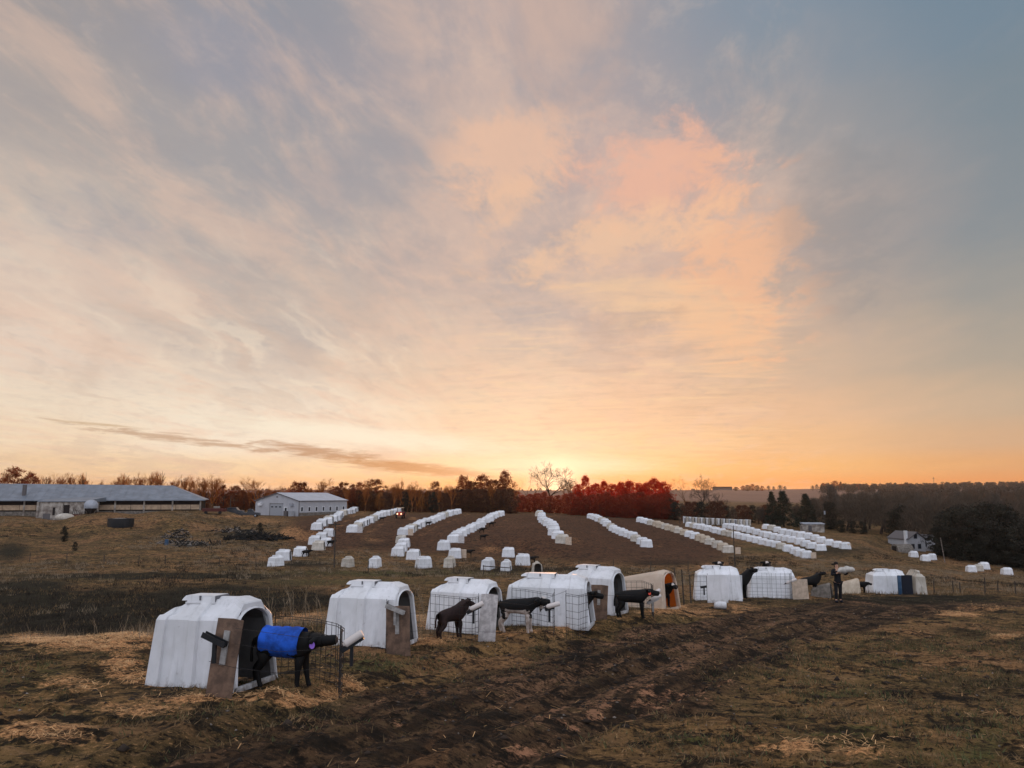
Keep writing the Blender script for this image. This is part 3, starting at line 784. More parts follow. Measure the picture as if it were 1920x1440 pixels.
def vent_mesh(L=HL, H=HH):
    m = MB(); z = H-.055
    # raised ridge cap with hinged lid
    m.loft([[(x, -.14, z-.03), (x, .14, z-.03), (x, .11, z+hh), (x, -.11, z+hh)] for x, hh in ((.30, .0), (.36, .045), (.42, .05))])
    m.loft([[(x, -.17, z-.06), (x, .17, z-.06), (x, .150, z+.058), (x, -.150, z+.058)] for x in (.44, 1.02)])
    m.box(.42, -.185, z-.07, 1.04, .185, z-.045)
    return m.mesh('roof_vent', sharp=30)
def slot_mesh(H=HH):
    m = MB(); m.box(.70, -.176, H-.075, .725, -.150, H-.004); m.box(.70, .150, H-.10, .725, .176, H-.004); m.box(.44, -.182, H-.130, 1.02, -.150, H-.123)
    m.box(1.022, -.17, H-.11, 1.03, .17, H-.004)
    return m.mesh('latch')
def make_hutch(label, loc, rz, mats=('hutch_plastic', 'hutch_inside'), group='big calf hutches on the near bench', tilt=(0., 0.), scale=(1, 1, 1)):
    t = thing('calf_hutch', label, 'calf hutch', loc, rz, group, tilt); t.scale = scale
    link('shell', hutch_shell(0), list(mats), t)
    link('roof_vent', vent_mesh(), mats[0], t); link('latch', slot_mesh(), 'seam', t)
    return t
# origin at the back-left base corner region: shell runs x 0..L; place by near corner line
def place(px, Y, dz=0.):
    p = ground(px, Y); p.z = float(surf(np.array([p.x]), np.array([p.y]))[0])*.5+p.z*.5+dz; return p

def hutch_at(cpx, Y, yaw, **k):     # centre of hutch stands at (cpx, Y)
    p = ground(cpx, Y); yr = R(yaw); c = Vector((math.cos(yr), math.sin(yr), 0)); sc = k.get('scale', (1, 1, 1))
    q = p-c*(HL*sc[0]/2)
    return Vector((q.x, q.y, p.z-.03))
def front_hutch(label, cpx, Y, yaw, pitch=0., **k):
    return make_hutch(label, hutch_at(cpx, Y, yaw, **k), R(yaw), tilt=(0., R(pitch)), **k)
H1 = front_hutch('nearest and largest white calf hutch, behind the calf in the blue coat', 398, 12.35, -19, pitch=-1.5, scale=(.90, .93, .96))
H2 = front_hutch('white calf hutch with brown plywood board, second from the left', 696, 17.9, -17, pitch=-.5)
H3 = front_hutch('white calf hutch with white board at its door, behind the dark brown calf', 873, 20.9, -24)
H4 = front_hutch('long white calf hutch with a calf looking out of its door', 1030, 21.3, -14, scale=(1.28, 1, .98))
H5 = front_hutch('white calf hutch tucked behind another, brown board before its door', 1115, 24.6, -32, scale=(1, 1, 1.03))
H7 = front_hutch('white calf hutch behind a white pen panel, right of the cream hutch', 1345, 33., -8, scale=(1.05, 1, 1))
H8 = front_hutch('white calf hutch behind a wire grid pen, left of the person', 1445, 36.5, -3, scale=(1.2, 1, 1))
H9 = front_hutch('white calf hutch beside the blue barrel near the hill crest', 1662, 43.5, -2, scale=(1.08, 1, 1))
H10 = front_hutch('dirty white calf hutch right of the blue barrel, last on the bench', 1719, 43.5, 82, scale=(.9, .5, .95), mats=('hutch_dirty', 'hutch_inside'))
# cream hutch, its inner glow put into the orange lining colour
c6 = thing('calf_hutch', 'cream tapered calf hutch with glow-coloured orange doorway', 'calf hutch', hutch_at(1203, 27.4, -42, scale=(1.25, 1, 1)), R(-42), 'big calf hutches on the near bench')
c6.scale = (1.30, 1.0, .94)
link('shell', hutch_shell(1), ['cream_shell', 'cream_inside_glow'], c6)
y6 = thing('calf_hutch', 'small yellowish wooden-looking hutch just right of the person', 'calf hutch', hutch_at(1592, 42.0, -20, scale=(.62,1,1)), R(-20), 'big calf hutches on the near bench'); y6.scale = (.62, .8, .62)
link('shell', hutch_shell(1), ['hutch_cream', 'cream_inside_glow'], y6)
g6 = thing('calf_hutch', 'small grey-brown hutch behind the legs of the person', 'calf hutch', hutch_at(1541, 37.2, -30, scale=(.5,1,1)), R(-30), 'big calf hutches on the near bench'); g6.scale = (.5, .7, .5)
link('shell', hutch_shell(1), ['stone', 'hutch_inside'], g6)

# far hutches: shared meshes
SHELL = hutch_shell(0, ns=22)
def proto(mats):
    me = SHELL.copy()
    for mm in mats: me.materials.append(MT[mm])
    vm = vent_mesh(); vm.materials.append(MT[mats[0]])
    return me, vm
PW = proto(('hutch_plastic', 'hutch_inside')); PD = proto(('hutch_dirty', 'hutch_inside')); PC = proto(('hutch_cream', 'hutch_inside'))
def far_hutch(label, p, rz, pr, group, sc=(1, 1, 1), rot=None):
    c = Vector((math.cos(rz), math.sin(rz), 0))
    t = thing('calf_hutch', label, 'calf hutch', (p.x-c.x*HL*sc[0]/2, p.y-c.y*HL*sc[0]/2, p.z-.03), rz, group); t.scale = sc
    if rot is not None: t.location = p; t.rotation_euler = rot
    for nm, me in (('shell', pr[0]), ('roof_vent', pr[1])):
        o = bpy.data.objects.new(nm, me); C.objects.link(o); o.parent = t
    return t
rnd = random.Random(11)
def row_points(cps, n):
    P = [ground(px, Y) for px, py, Y in cps]
    seg = [(P[i+1]-P[i]).length for i in range(len(P)-1)]; tot = sum(seg); out = []
    for k in range(n):
        s = tot*k/(n-1)
        for i, L_ in enumerate(seg):
            if s <= L_+1e-6 or i == len(seg)-1: q = P[i].lerp(P[i+1], min(1, s/L_)); break
            s -= L_
        q.z = gz(q.x, q.y); out.append(q)
    return out
ROWPTS = []
for ri, (nm, n, cps) in enumerate(ROWS):
    pts = row_points(cps, n); ROWPTS.append(pts)
    for k, p in enumerate(pts):
        pr = PW; col = 'white'
        if ri == 6 and k in (0, 1, 4, 5, 8, 9, 10, 11, 12, 13, 14, 15): pr = PC if k % 3 else PD; col = 'cream'
        elif rnd.random() < .12: pr = PD; col = 'dirty white'
        where = 'from near end of'
        s = 1.0+rnd.uniform(-.05, .05)
        far_hutch('%s calf hutch, %s %s %s' % (col, ORD[k], where, nm), p+Vector((rnd.uniform(-.25, .25), rnd.uniform(-.2, .2), rnd.uniform(-.05, .0))), R(rnd.uniform(-7, 5)), pr, 'calf hutches in '+nm, (s*1.12, s, s*rnd.uniform(.97, 1.03)))
for i, (px, py, Y, yaw, lab) in enumerate(LONE):
    s = 1.0+rnd.uniform(-.05, .05)
    far_hutch(lab, ground(px, Y), R(yaw), PD if i % 5 == 3 else PW, 'scattered calf hutches', (s, s, s))
# hutches stored standing on end along the far edge
for k in range(24):
    px = 1283+k*5.3; Y = 216-.4*k; p = ground(px, Y)
    pr = [PW, PD, PW, PD][k % 4]
    far_hutch('hutch stored upright on end, %s from left along the far fence' % ORD[k], Vector((p.x, p.y, p.z+HL*.0+.0)), 0, pr, 'hutches stored standing on end', (1.05, .58, .7), rot=(0, R(-90), R(90)))

# ------------------------------------------------------------------ wire pens, boards, bottles
def wire_pen(label, plan, h, zs=None, step=.17, r=.0056, group='wire pens by the front hutches', sag=.0, close=False):
    """plan: list of ground points; grid of wires follows it."""
    root = plan[0]; m = MB()
    zs = zs or [.06, .18, .30, .44, .60, .78, .96]
    P = []
    for a, b in zip(plan[:-1], plan[1:]):
        n = max(1, int((b-a).length/step))
        for i in range(n): P.append(a.lerp(b, i/n))
    P.append(plan[-1]); P = [p-root for p in P]
    for i, p in enumerate(P):
        j = rnd.uniform(-.01, .01); m.tube(p+Vector((0, 0, -.03)), p+Vector((j, j, h+rnd.uniform(-.01, .01))), r, r, 4, cap=False)
    for z in [q*h for q in zs]+[h]:
        m.path([p+Vector((0, 0, z)) for p in P], r, 4)
    t = thing('wire_pen', label, 'wire pen', root, 0, group); m.build('wire_mesh', 'wire', t)
    for p in (P[0], P[-1]): MB().tube(p+Vector((0, 0, -.1)), p+Vector((0, 0, h+.08)), .006, .006, 6).build('stake', 'wire', t)
    return t
def wires(label, pts_list, r=.005, h=None):
    root = pts_list[0][0]; m = MB()
    for pts in pts_list: m.path([p-root for p in pts], r, 4)
    t = m.build('wire_strand', 'wire'); t.location = root; return tag(t, label, 'wire')
def slab(name, label, cat, cpx, Y, wd, ht, yaw, lean=0., roll=0., mat='plywood', th=.02, group=None, bits=True):
    p = ground(cpx, Y); t = thing(name, label, cat, (p.x, p.y, p.z-.04), R(yaw), group, (R(lean), R(roll)))
    m = MB(); n = 6
    pts = [(-wd/2, 0), (wd/2+.01, 0), (wd/2, ht*.5), (wd/2+.005, ht), (wd*.1, ht+.012), (-wd/2, ht-.005), (-wd/2-.006, ht*.5)]
    m.loft([[(x, -th/2, z) for x, z in pts], [(x, th/2, z) for x, z in pts]]); m.build('board', mat, t)
    if bits:
        b = MB(); b.box(-.05, -th/2-.03, ht*.45, .03, -th/2-.002, ht*.86); b.build('tube_clip', 'grey_plastic', t)
    return t
def holder(label, loc, yaw, ang, L=.34, mat='black_plastic', group='bottle holders on the pens'):
    t = thing('bottle_holder', label, 'bottle holder', loc, R(yaw), group)
    M = Matrix.Rotation(-R(ang), 4, 'Y')
    m = MB()
    for a, b in (((-L/2, -.045, -.045), (L/2, .045, -.02)), ((-L/2, -.05, -.045), (L/2, -.038, .03)), ((-L/2, .038, -.045), (L/2, .05, .03))):
        m.box(*a, *b, M=M)
    m.build('trough', mat, t)
    k = MB(); k.box(-.025, -.02, -.32, .025, .02, -.03); k.build('bracket', mat, t)
    return t
def bottle(label, loc, yaw, ang, L=.34, r=.042, group='white milk bottles'):
    t = thing('milk_bottle', label, 'milk bottle', loc, R(yaw), group)
    M = Matrix.Rotation(-R(ang), 4, 'Y'); 
    prof = [(L*.52, .001), (L*.52, r*.85), (L*.49, r), (-L*.34, r), (-L*.42, r*.6), (-L*.48, r*.45)]
    def lathe(pr, n=14):
        return [[tuple(M @ Vector((x, q*math.cos(2*math.pi*i/n)*1.0, q*math.sin(2*math.pi*i/n)))) for i in range(n)] for x, q in pr]
    m = MB(); m.loft(lathe(prof)); m.build('bottle_body', 'bottle', t, sharp=40)
    m = MB(); m.loft(lathe([(-L*.47, r*.6), (-L*.53, r*.6), (-L*.55, r*.3), (-L*.68, r*.22)])); m.build('teat', 'muzzle', t, sharp=40)
    return t
def above(px, py, Y): return Vector(pt(px, py, Y))

# pen 1
slab('plywood_board', 'brown weathered plywood board at the nearest hutch door', 'board', 408, 11.05, .37, 1.10, -8, lean=-3, roll=5.5, mat='plywood', group='boards at hutch doors')
holder('black trough bracket at the top left of the nearest plywood board', above(403, 1198, 10.95), -8, -22, L=.36)
g = [ground(x, Y) for x, Y in ((412,11.0),(470,10.85),(540,10.9),(600,11.1),(635,11.6),(641,12.2),(628,12.9),(590,13.5),(540,13.5),(512,13.2))]
wire_pen('round wire pen holding the calf in the blue coat', [g[i] for i in (4,5,6,7,8,9)], .98)
def lift(px, py, Y, n=1): return above(px, py, Y)
wires('sagging fence wires in front of the calf in the blue coat', [
  [lift(441,1178,11), lift(500,1186,10.95), lift(570,1196,11), lift(637,1190,11.4)],
  [lift(392,1240,11), lift(440,1252,11), lift(520,1262,11), lift(632,1250,11.5)],
  [lift(441,1207,11), lift(520,1222,11), lift(637,1216,11.4)]], r=.0035)
bottle('white milk bottle the calf in the blue coat is sucking', above(661,1199,11.7), 5, 32, L=.32, r=.058)
holder('dark bottle holder under the bottle of the blue-coated calf', above(660,1206,11.72), 5, 32, L=.36)
# pen 2
slab('plywood_board', 'dark brown plywood board before the second hutch', 'board', 747, 16.6, .50, 1.00, -8, roll=-2, mat='plywood', group='boards at hutch doors')
holder('broken grey bracket on the dark plywood board of the second hutch', above(741,1142,16.5), -8, -20, L=.42, mat='grey_plastic')
wire_pen('wire pen side from the dark plywood board to the second hutch', [ground(723,16.7), ground(727,17.3)], 1.0, step=.1)
wires('thin wires strung from the dark plywood board to the next pen', [
  [lift(723,1130,16.6), lift(770,1150,16.7), lift(806,1147,18.5)], [lift(723,1190,16.6), lift(790,1182,17), lift(1000,1187,19)]], r=.0035)
# pen 3
wire_pen('square-meshed wire pen around the dark brown calf', [ground(806,19.2), ground(850,18.7), ground(885,18.6), ground(897,19.0)], 1.0, step=.15)
slab('white_board', 'stained white board leaning at the third hutch door', 'board', 912, 18.9, .40, 1.10, -10, roll=4, mat='white_board', group='boards at hutch doors', bits=False)
bottle('white milk bottle beside the head of the dark brown calf', above(893,1137,18.3), 8, 25, L=.34, r=.055)
holder('black bottle holder by the dark brown calf', above(888,1142,18.32), 8, 25, L=.36)
# pen 4
wire_pen('curved wire pen around the black calf with white legs', [ground(960,20.6), ground(985,20.3), ground(1015,19.8), ground(1037,19.5), ground(1040,19.9)], .98, step=.15)
wire_pen('wire panel across the door of the long hutch', [ground(1062,19.6), ground(1085,19.7), ground(1104,20.6)], 1.02, step=.14)
wires('wires between the white board and the long hutch', [[lift(925,1128,18.9), lift(990,1135,19.2), lift(1062,1108,19.6)], [lift(925,1143,18.9), lift(1000,1143,19.2)], [lift(1062,1118,19.6), lift(1130,1116,20.5), lift(1210,1118,24)]], r=.004)
bottle('white milk bottle in front of the black calf with white legs', above(1036,1135,19.1), 6, 14, L=.34, r=.058)
bottle('upright round white bottle near the face of the white-legged calf', above(1017,1131,19.6), 0, 75, L=.30, r=.06)
holder('black holder under the bottle of the white-legged calf', above(1030,1140,19.12), 6, 14, L=.22)
# pen 5
slab('plywood_board', 'mottled brown board standing before the hidden hutch', 'board', 1122, 22.3, .47, .98, -10, roll=3, mat='plywood', group='boards at hutch doors')
wire_pen('wire pen between the brown board and the cream hutch', [ground(1150,24.2), ground(1175,25.6), ground(1205,25.6), ground(1222,24.8), ground(1226,23.6)], .95, step=.17)
bottle('upper white bottle at the cream hutch', above(1228,1111,23.6), 8, 24, L=.34, r=.055)
bottle('lower white bottle at the muzzle of the red-tagged calf', above(1229,1121,23.4), 8, 22, L=.34, r=.055)
holder('grey holder below the two white bottles', above(1224,1126,23.4), 8, 22, L=.36, mat='grey_plastic')
# pens further back
wire_pen('wire pen with black bottle holder left of the white pen panel', [ground(1302,31.2), ground(1326,31.0), ground(1328,31.6)], .98, step=.17)
slab('white_board', 'tall white pen panel right of the cream hutch', 'board', 1346, 30.8, .78, 1.06, -2, mat='hutch_plastic', group='boards at hutch doors', bits=False)
holder('black bottle holder hanging left of the tall white pen panel', above(1320,1100,30.9), 0, 8, L=.28)
slab('white_board', 'white panel behind the black calf head', 'board', 1379, 33.5, .60, 1.05, -12, mat='hutch_plastic', group='boards at hutch doors', bits=False)
wire_pen('wide wire grid pen in front of the hutch left of the person', [ground(1402,34.3), ground(1440,34.2), ground(1482,34.3), ground(1486,35)], 1.12, step=.19, r=.005)
slab('cream_board', 'cream pen panel left of the black calf by the person', 'board', 1502, 35.6, .70, .86, -2, roll=-3, mat='cream_board', group='boards at hutch doors', bits=False)
bottle('pale bottle lying over the cream pen panel', above(1483,1090,35.2), 0, 22, L=.5, r=.06)
slab('dark_board', 'black board standing right of the last white hutch', 'board', 1702, 42.2, .58, 1.02, 0, mat='strap', group='boards at hutch doors', bits=False)
def barrel(label, px, Y, h, r, mat, lie=False):
    p = ground(px, Y); n = 18; pr = [(0, r*.9), (.03, r), (h*.33, r*.985), (h*.35, r*1.03), (h*.37, r*.985), (h*.64, r*.985), (h*.66, r*1.03), (h*.68, r*.985), (h-.03, r), (h, r*.9)]
    t = thing('barrel' if not lie else 'pail', label, 'barrel' if not lie else 'pail', (p.x, p.y, p.z+(r if lie else -.02)), R(-15), None, (0, R(90) if lie else 0))
    m = MB(); m.loft([[(q*math.cos(2*math.pi*i/n), q*math.sin(2*math.pi*i/n), z) for i in range(n)] for z, q in pr]); m.build('barrel_body' if not lie else 'pail_body', mat, t, sharp=35)
    m = MB(); m.tube((0, 0, h), (0, 0, h+.015), r*.8, r*.8, n); m.build('lid', mat, t)
pbr('blue_barrel', (.03, .07, .13), .4)
barrel('narrow dark blue pipe drum left of the black board', 1688, 42.0, .98, .10, 'blue_barrel')
barrel('white pail lying on straw before the white pen panel', 1339, 28.6, .42, .13, 'hutch_plastic', lie=True)

# ------------------------------------------------------------------ calves
def skin_mesh(name, verts, edges, radii, sub=2):
    me = bpy.data.meshes.new(name); me.from_pydata(verts, edges, []); o = bpy.data.objects.new(name, me); C.objects.link(o)
    sk = o.modifiers.new('s', 'SKIN'); sk.use_smooth_shade = True; sk.branch_smoothing = .6
    ss = o.modifiers.new('u', 'SUBSURF'); ss.levels = sub; ss.render_levels = sub
    for i, r in enumerate(radii):
        d = me.skin_vertices[0].data[i]; d.radius = (r, r) if not hasattr(r, '__len__') else r; d.use_root = (i == 0)
    dg = bpy.context.evaluated_depsgraph_get(); ev = o.evaluated_get(dg); res = bpy.data.meshes.new_from_object(ev)
    bpy.data.objects.remove(o); bpy.data.meshes.remove(me)
    res.polygons.foreach_set('use_smooth', [True]*len(res.polygons))
    return res
def calf(label, loc, yaw, head=(.22, .10, -.03), neck=.95, mats=('calf_black',), white=(), coat=False, tagc=None, sc=1., legs=(0, 0, 0, 0), group='calves in the front pens', head_yaw=0.):
    """body along +x, origin on the ground between the feet. head: vector poll->muzzle relative; neck: poll height"""
    nb = neck; hy = head_yaw
    V_ = [(-.34, 0, .705), (-.14, 0, .665), (.12, 0, .65), (.29, 0, .66), (.42, 0, (.74+nb)/2-.02), (.51, hy*.3, nb)]
    Rr = [.210, .236, .246, .228, .178, .128]
    poll = Vector(V_[-1]); hd = Vector((head[0], hy, head[2])).normalized()
    V_ += [tuple(poll+hd*.11), tuple(poll+hd*.225), tuple(poll+hd*.30)]; Rr += [.118, .092, .080]
    E = [(i, i+1) for i in range(8)]
    def chain(root, pts, rs):
        i0 = root
        for p, r in zip(pts, rs):
            V_.append(p); Rr.append(r); E.append((i0, len(V_)-1)); i0 = len(V_)-1
    for s, l in ((1, legs[0]), (-1, legs[1])):   # hind legs: stifle forward, hock backward
        chain(0, [(-.33, s*.085, .52), (-.30+l*.4, s*.10, .43), (-.44+l*.8, s*.095, .27), (-.40+l, s*.095, .09), (-.37+l, s*.095, .025)], [.138, .086, .044, .035, .046])
    for s, l in ((1, legs[2]), (-1, legs[3])):
        chain(3, [(.26, s*.085, .50), (.26+l*.4, s*.085, .31), (.27+l*.8, s*.085, .10), (.29+l, s*.085, .025)], [.092, .049, .035, .044])
    chain(0, [(-.50, 0, .72), (-.545, 0, .55), (-.54, .01, .36)], [.034, .020, .028])
    chain(6, [tuple(poll+hd*.07+Vector((0, 0, -.085)))], [.072])
    chain(0, [(-.44, 0, .70)], [.135]); chain(3, [(.37, 0, .60)], [.125])
    side_v = Vector((0, 0, 1)).cross(hd).normalized()
    for s in (1, -1):
        e0 = poll+side_v*(s*.11)+Vector((-.01, 0, .03)); e1 = poll+side_v*(s*.235)+Vector((-.045, 0, .012)); chain(5, [tuple(e0), tuple(e1)], [.046, .030])
    me = skin_mesh('body', V_, E, Rr)
    me.materials.clear()
    for mm in list(mats)+['calf_white', 'muzzle']: me.materials.append(MT[mm])
    mi = []
    muz = poll+hd*.31
    for p in me.polygons:
        c = p.center; k = 0
        n_ = math.sin(c.x*17+c.z*9)*.03+math.sin(c.y*23+c.z*13)*.03
        if 'legs' in white and c.z < .36+n_: k = 1
        if 'belly' in white and .40 < c.z < .60+n_ and abs(c.x) < .3: k = 1
        if 'face' in white and (Vector(c)-(poll+hd*.12+Vector((0, 0, .06)))).length < .075: k = 1
        if 'patch' in white and (Vector(c)-Vector((-.05, 0, .78))).length < .13+n_: k = 1
        if (Vector(c)-muz).length < .055: k = 2
        if c.z < .045: k = 2 if 'legs' not in white else k
        mi.append(k)
    me.polygons.foreach_set('material_index', mi)
    t = thing('calf', label, 'calf', loc, R(yaw), group); t.scale = (sc,)*3
    o = bpy.data.objects.new('body', me); C.objects.link(o); o.parent = t
    if coat:
        m = MB(); rings = []
        for i in range(13):
            x = -.36+.62*i/12; rr = np.interp(x, [-.36, -.14, .12, .30], [.197, .215, .224, .210])
            zc = np.interp(x, [-.36, -.14, .3], [.70, .672, .665]); ring = []
            for a in range(26):
                q = 2*math.pi*a/26; wr = .006*math.sin(a*1.9+i*1.3)+(-.006 if i in (5, 9) else 0)+.006*math.sin(i*2.1+a*.7)
                ring.append((x+.02*math.cos(q), (rr+wr)*math.sin(q)*.96, zc+(rr+wr)*math.cos(q)*1.02))
            rings.append(ring)
        c = m.loft(rings, cap=False).build('coat', 'coat_blue', t, smooth=True)
    if tagc:
        m = MB(); c = poll+side_v*(-.185)+Vector((-.02, 0, -.03)); n = 12
        m.loft([[(c.x+.042*math.cos(2*math.pi*i/n), c.y+d, c.z+.052*math.sin(2*math.pi*i/n)+(.02 if i == 3 else 0)) for i in range(n)] for d in (-.006, .0)]); m.build('ear_tag', tagc, t)
    return t
def cg(px, Y): return ground(px, Y)
def inside(px, Y, yaw, d):
    p = ground(px, Y); return p+Vector((math.cos(R(yaw))*d, math.sin(R(yaw))*d, 0.))
calf('black calf in a bright blue coat sucking from a bottle', cg(533, 12.0), -9, head=(.22, 0, .02), neck=.70, coat=True, tagc='tag_purple', sc=1.0, legs=(-.11, .05, .07, -.05))
calf('dark brown calf standing in a wire pen before the third hutch', cg(846, 18.8), 44, head=(.2, 0, -.10), neck=.98, mats=('calf_brown',), sc=.86, legs=(.02, -.04, .03, -.02), head_yaw=-.05)
calf('black calf with white legs between the white board and the long hutch', cg(972, 19.6), -14, head=(.22, 0, -.02), neck=.80, white=('legs', 'belly'), sc=1.0, legs=(-.08, .05, .03, -.02))
calf('black calf looking out of the doorway of the long hutch', inside(1030, 21.3, -14, .72), -14, head=(.2, 0, -.06), neck=.86, sc=.95)
calf('black calf with a red ear tag at the two white bottles', cg(1187, 23.2), -6, head=(.22, 0, -.05), neck=.80, white=('patch_small',), tagc='tag_red', sc=.98, legs=(-.05, .03, 0, .03))
calf('black calf with white blaze inside the cream hutch doorway', inside(1203, 27.4, -42, .80), -58, head=(.2, 0, -.04), neck=.84, white=('face',), sc=.95)
calf('black calf turning its head between the two white hutches', cg(1384, 34.2), 5, head=(.2, 0, -.02), neck=1.08, sc=1.15)
calf('black calf behind the cream panel, facing the person', cg(1519, 37.2), 8, head=(.2, 0, .02), neck=.98, white=('legs',), sc=1.05)
calf('small black calf lying low at the small yellowish hutch', cg(1614, 42.2), -10, head=(.2, 0, -.05), neck=.75, sc=.75)
calf('black and white calf peering over the roof of the white panel hutch', cg(1338, 36.2), -80, head=(.2, 0, -.05), neck=1.3, white=('face', 'patch'), sc=1.25)
calf('black and white calf peering over the roof of the wire grid hutch', cg(1427, 39.0), -80, head=(.2, 0, -.05), neck=1.3, white=('face', 'patch'), sc=1.25)
fc = None
for i, (px, Y, yaw, lab) in enumerate([(879,105,0,'small black calf right of the cream panel in the meadow'),(998,99,0,'small black calf beside the large meadow hutch'),(904,141,-10,'small black calf halfway along the straight row'),
    (922,158,-10,'small black calf far up the straight row'),(803,158,-10,'small black calf beside the middle of the third row'),(779,147,20,'small black calf near the front of the third row'),(605,150,10,'small black calf beside the front of the leftmost row'),
    (574,103,5,'small black calf at the meadow hutch left of the thin pole'),(620,116,0,'small black calf by the foot of the thin pole'),(716,170,10,'small black calf beside the middle of the second row'),(906,124,0,'small black calf at the near end of the straight row')]):
    p = ground(px, Y)
    if fc is None: fc = calf(lab, p, yaw, neck=.8, sc=1.1, group='small distant calves')
    else: dup(fc, lab, p, R(yaw), 'small distant calves', 1.1)
fp = None
for px, Y, mt, lab in [(868,104,'cream_board','small cream pen panel between a meadow hutch and its calf'),(1384,138.5,'cream_board','cream pen panel at the near end of the cream row'),(1526,144,'cream_board','cream pen panel at the near end of the nearest right-hand row'),(1592,157.5,'cream_board','cream pen panel at the near end of the farthest right-hand row'),
    (1066,117,'cream_board','cream pen panel at the near end of the bent row'),(675,139,'white_board','white pen panel at the near end of the second row'),(770,137,'cream_board','cream pen panel at the near end of the third row'),(865,121,'white_board','white pen panel at the near end of the straight row'),(933,190,'cream_board','cream pen panel far up the straight row')]:
    slab('pen_panel', lab, 'pen panel', px, Y, .9, 1.15, -5, mat=mt, group='pen panels by distant hutches', bits=False)

# ------------------------------------------------------------------ person
def person():
    p = ground(1573, 34.5); t = thing('person', 'woman in dark clothes carrying a pale sack in raised arms, near the hill crest', 'person', (p.x, p.y, p.z), R(0))
    hv = [(0, 0, .93), (0, 0, 1.12), (.0, 0, 1.30), (-.01, 0, 1.42), (-.02, -.01, 1.50), (-.03, -.02, 1.585), (-.03, -.02, 1.655)]
    hr = [.135, .115, .13, .095, .05, .078, .062]; E = [(i, i+1) for i in range(6)]
    def ch(root, pts, rs):
        i0 = root
        for q, r in zip(pts, rs): hv.append(q); hr.append(r); E.append((i0, len(hv)-1)); i0 = len(hv)-1
        return i0
    ch(0, [(-.09, 0, .84), (-.10, -.02, .48), (-.10, .03, .10), (-.11, -.07, .035)], [.085, .06, .04, .035])
    ch(0, [(.09, 0, .84), (.10, .03, .48), (.11, .08, .10), (.115, .0, .035)], [.085, .06, .04, .035])
    l = ch(2, [(-.20, 0, 1.38), (-.27, -.08, 1.16), (-.10, -.30, 1.28)], [.055, .043, .032])
    r = ch(2, [(.19, 0, 1.38), (.32, -.10, 1.20), (.36, -.30, 1.32)], [.055, .043, .032])
    for base, sx_ in ((l, 1), (r, -1)):
        b = Vector(hv[base]); pm = b+Vector((.03*sx_, -.05, .02)); k = ch(base, [tuple(pm)], [.028])
        for j, ln in enumerate((.055, .065, .06, .05)):
            q = pm+Vector((.012*sx_, -.01, (j-1.5)*.02)); ch(k, [tuple(q+Vector((.02*sx_, -ln*.5, 0))), tuple(q+Vector((.05*sx_, -ln*.55, .01)))], [.009, .007])
        ch(k, [tuple(pm+Vector((-.01*sx_, .0, .04))), tuple(pm+Vector((.015*sx_, -.02, .055)))], [.010, .008])
    me = skin_mesh('body', hv, E, hr); me.materials.clear(); me.materials.append(MT['skin'])
    # facial features pushed out of the head
    o = bpy.data.objects.new('body', me); C.objects.link(o); o.parent = t
    hc = Vector((-.03, -.02, 1.615))
    m = MB()
    for s in (-1, 1): m.ell(hc+Vector((s*.028, -.083, .015)), .011, .008, .007, 8, 6)
    m.build('eyes', 'cloth_dark', t); m = MB(); m.loft([[(hc.x-.012, hc.y-.08, hc.z-.03), (hc.x+.012, hc.y-.08, hc.z-.03), (hc.x, hc.y-.105, hc.z-.025)], [(hc.x-.006, hc.y-.08, hc.z+.01), (hc.x+.006, hc.y-.08, hc.z+.01), (hc.x, hc.y-.086, hc.z+.01)]]); m.box(hc.x-.022, hc.y-.086, hc.z-.052, hc.x+.022, hc.y-.078, hc.z-.045); m.build('nose_mouth', 'skin', t)
    m = MB(); m.ell(hc+Vector((0, .025, .035)), .098, .095, .088, 16, 10); m.ell(hc+Vector((-.13, .05, .0)), .075, .05, .035, 10, 7); m.ell(hc+Vector((0, .07, -.06)), .07, .05, .10, 10, 7)
    m.build('hair', 'hair_dark', t, smooth=True)
    # clothes
    jv = [(0, 0, .80), (0, 0, .93), (0, 0, 1.12), (0, 0, 1.30), (-.01, 0, 1.43)]; jr = [.165, .155, .14, .15, .085]; JE = [(0, 1), (1, 2), (2, 3), (3, 4)]
    jv += [(-.20, 0, 1.38), (-.27, -.08, 1.16), (-.12, -.27, 1.265), (.19, 0, 1.38), (.32, -.10, 1.20), (.355, -.27, 1.30)]; jr += [.075, .062, .045, .075, .062, .045]
    JE += [(3, 5), (5, 6), (6, 7), (3, 8), (8, 9), (9, 10)]
    me = skin_mesh('jacket', jv, JE, jr); me.materials.clear(); me.materials.append(MT['cloth_dark']); o = bpy.data.objects.new('jacket', me); C.objects.link(o); o.parent = t
    tv = [(0, 0, .92), (-.09, 0, .82), (-.10, -.02, .48), (-.10, .03, .12), (.09, 0, .82), (.10, .03, .48), (.11, .08, .12)]; tr = [.14, .10, .075, .06, .10, .075, .06]
    me = skin_mesh('trousers', tv, [(0, 1), (1, 2), (2, 3), (0, 4), (4, 5), (5, 6)], tr); me.materials.clear(); me.materials.append(MT['cloth_dark']); o = bpy.data.objects.new('trousers', me); C.objects.link(o); o.parent = t
    for x, y in ((-.105, -.02), (.115, .03)):
        m = MB(); m.ell((x, y, .05), .055, .14, .055, 12, 8); m.build('boot', 'strap', t, smooth=True)
    # the sack she carries
    s = MB(); M = Matrix.Rotation(R(-8), 4, 'Y'); s.ell((0, 0, 0), .36, .17, .13, 18, 12, M=M); s.ell((.30, 0, .0), .10, .10, .07, 10, 8)
    so_ = s.build('feed_sack', 'sack', None, smooth=True)
    for v in so_.data.vertices: v.co += Vector((0, 0, .02*math.sin(v.co.x*22)+.015*math.sin(v.co.y*30)))
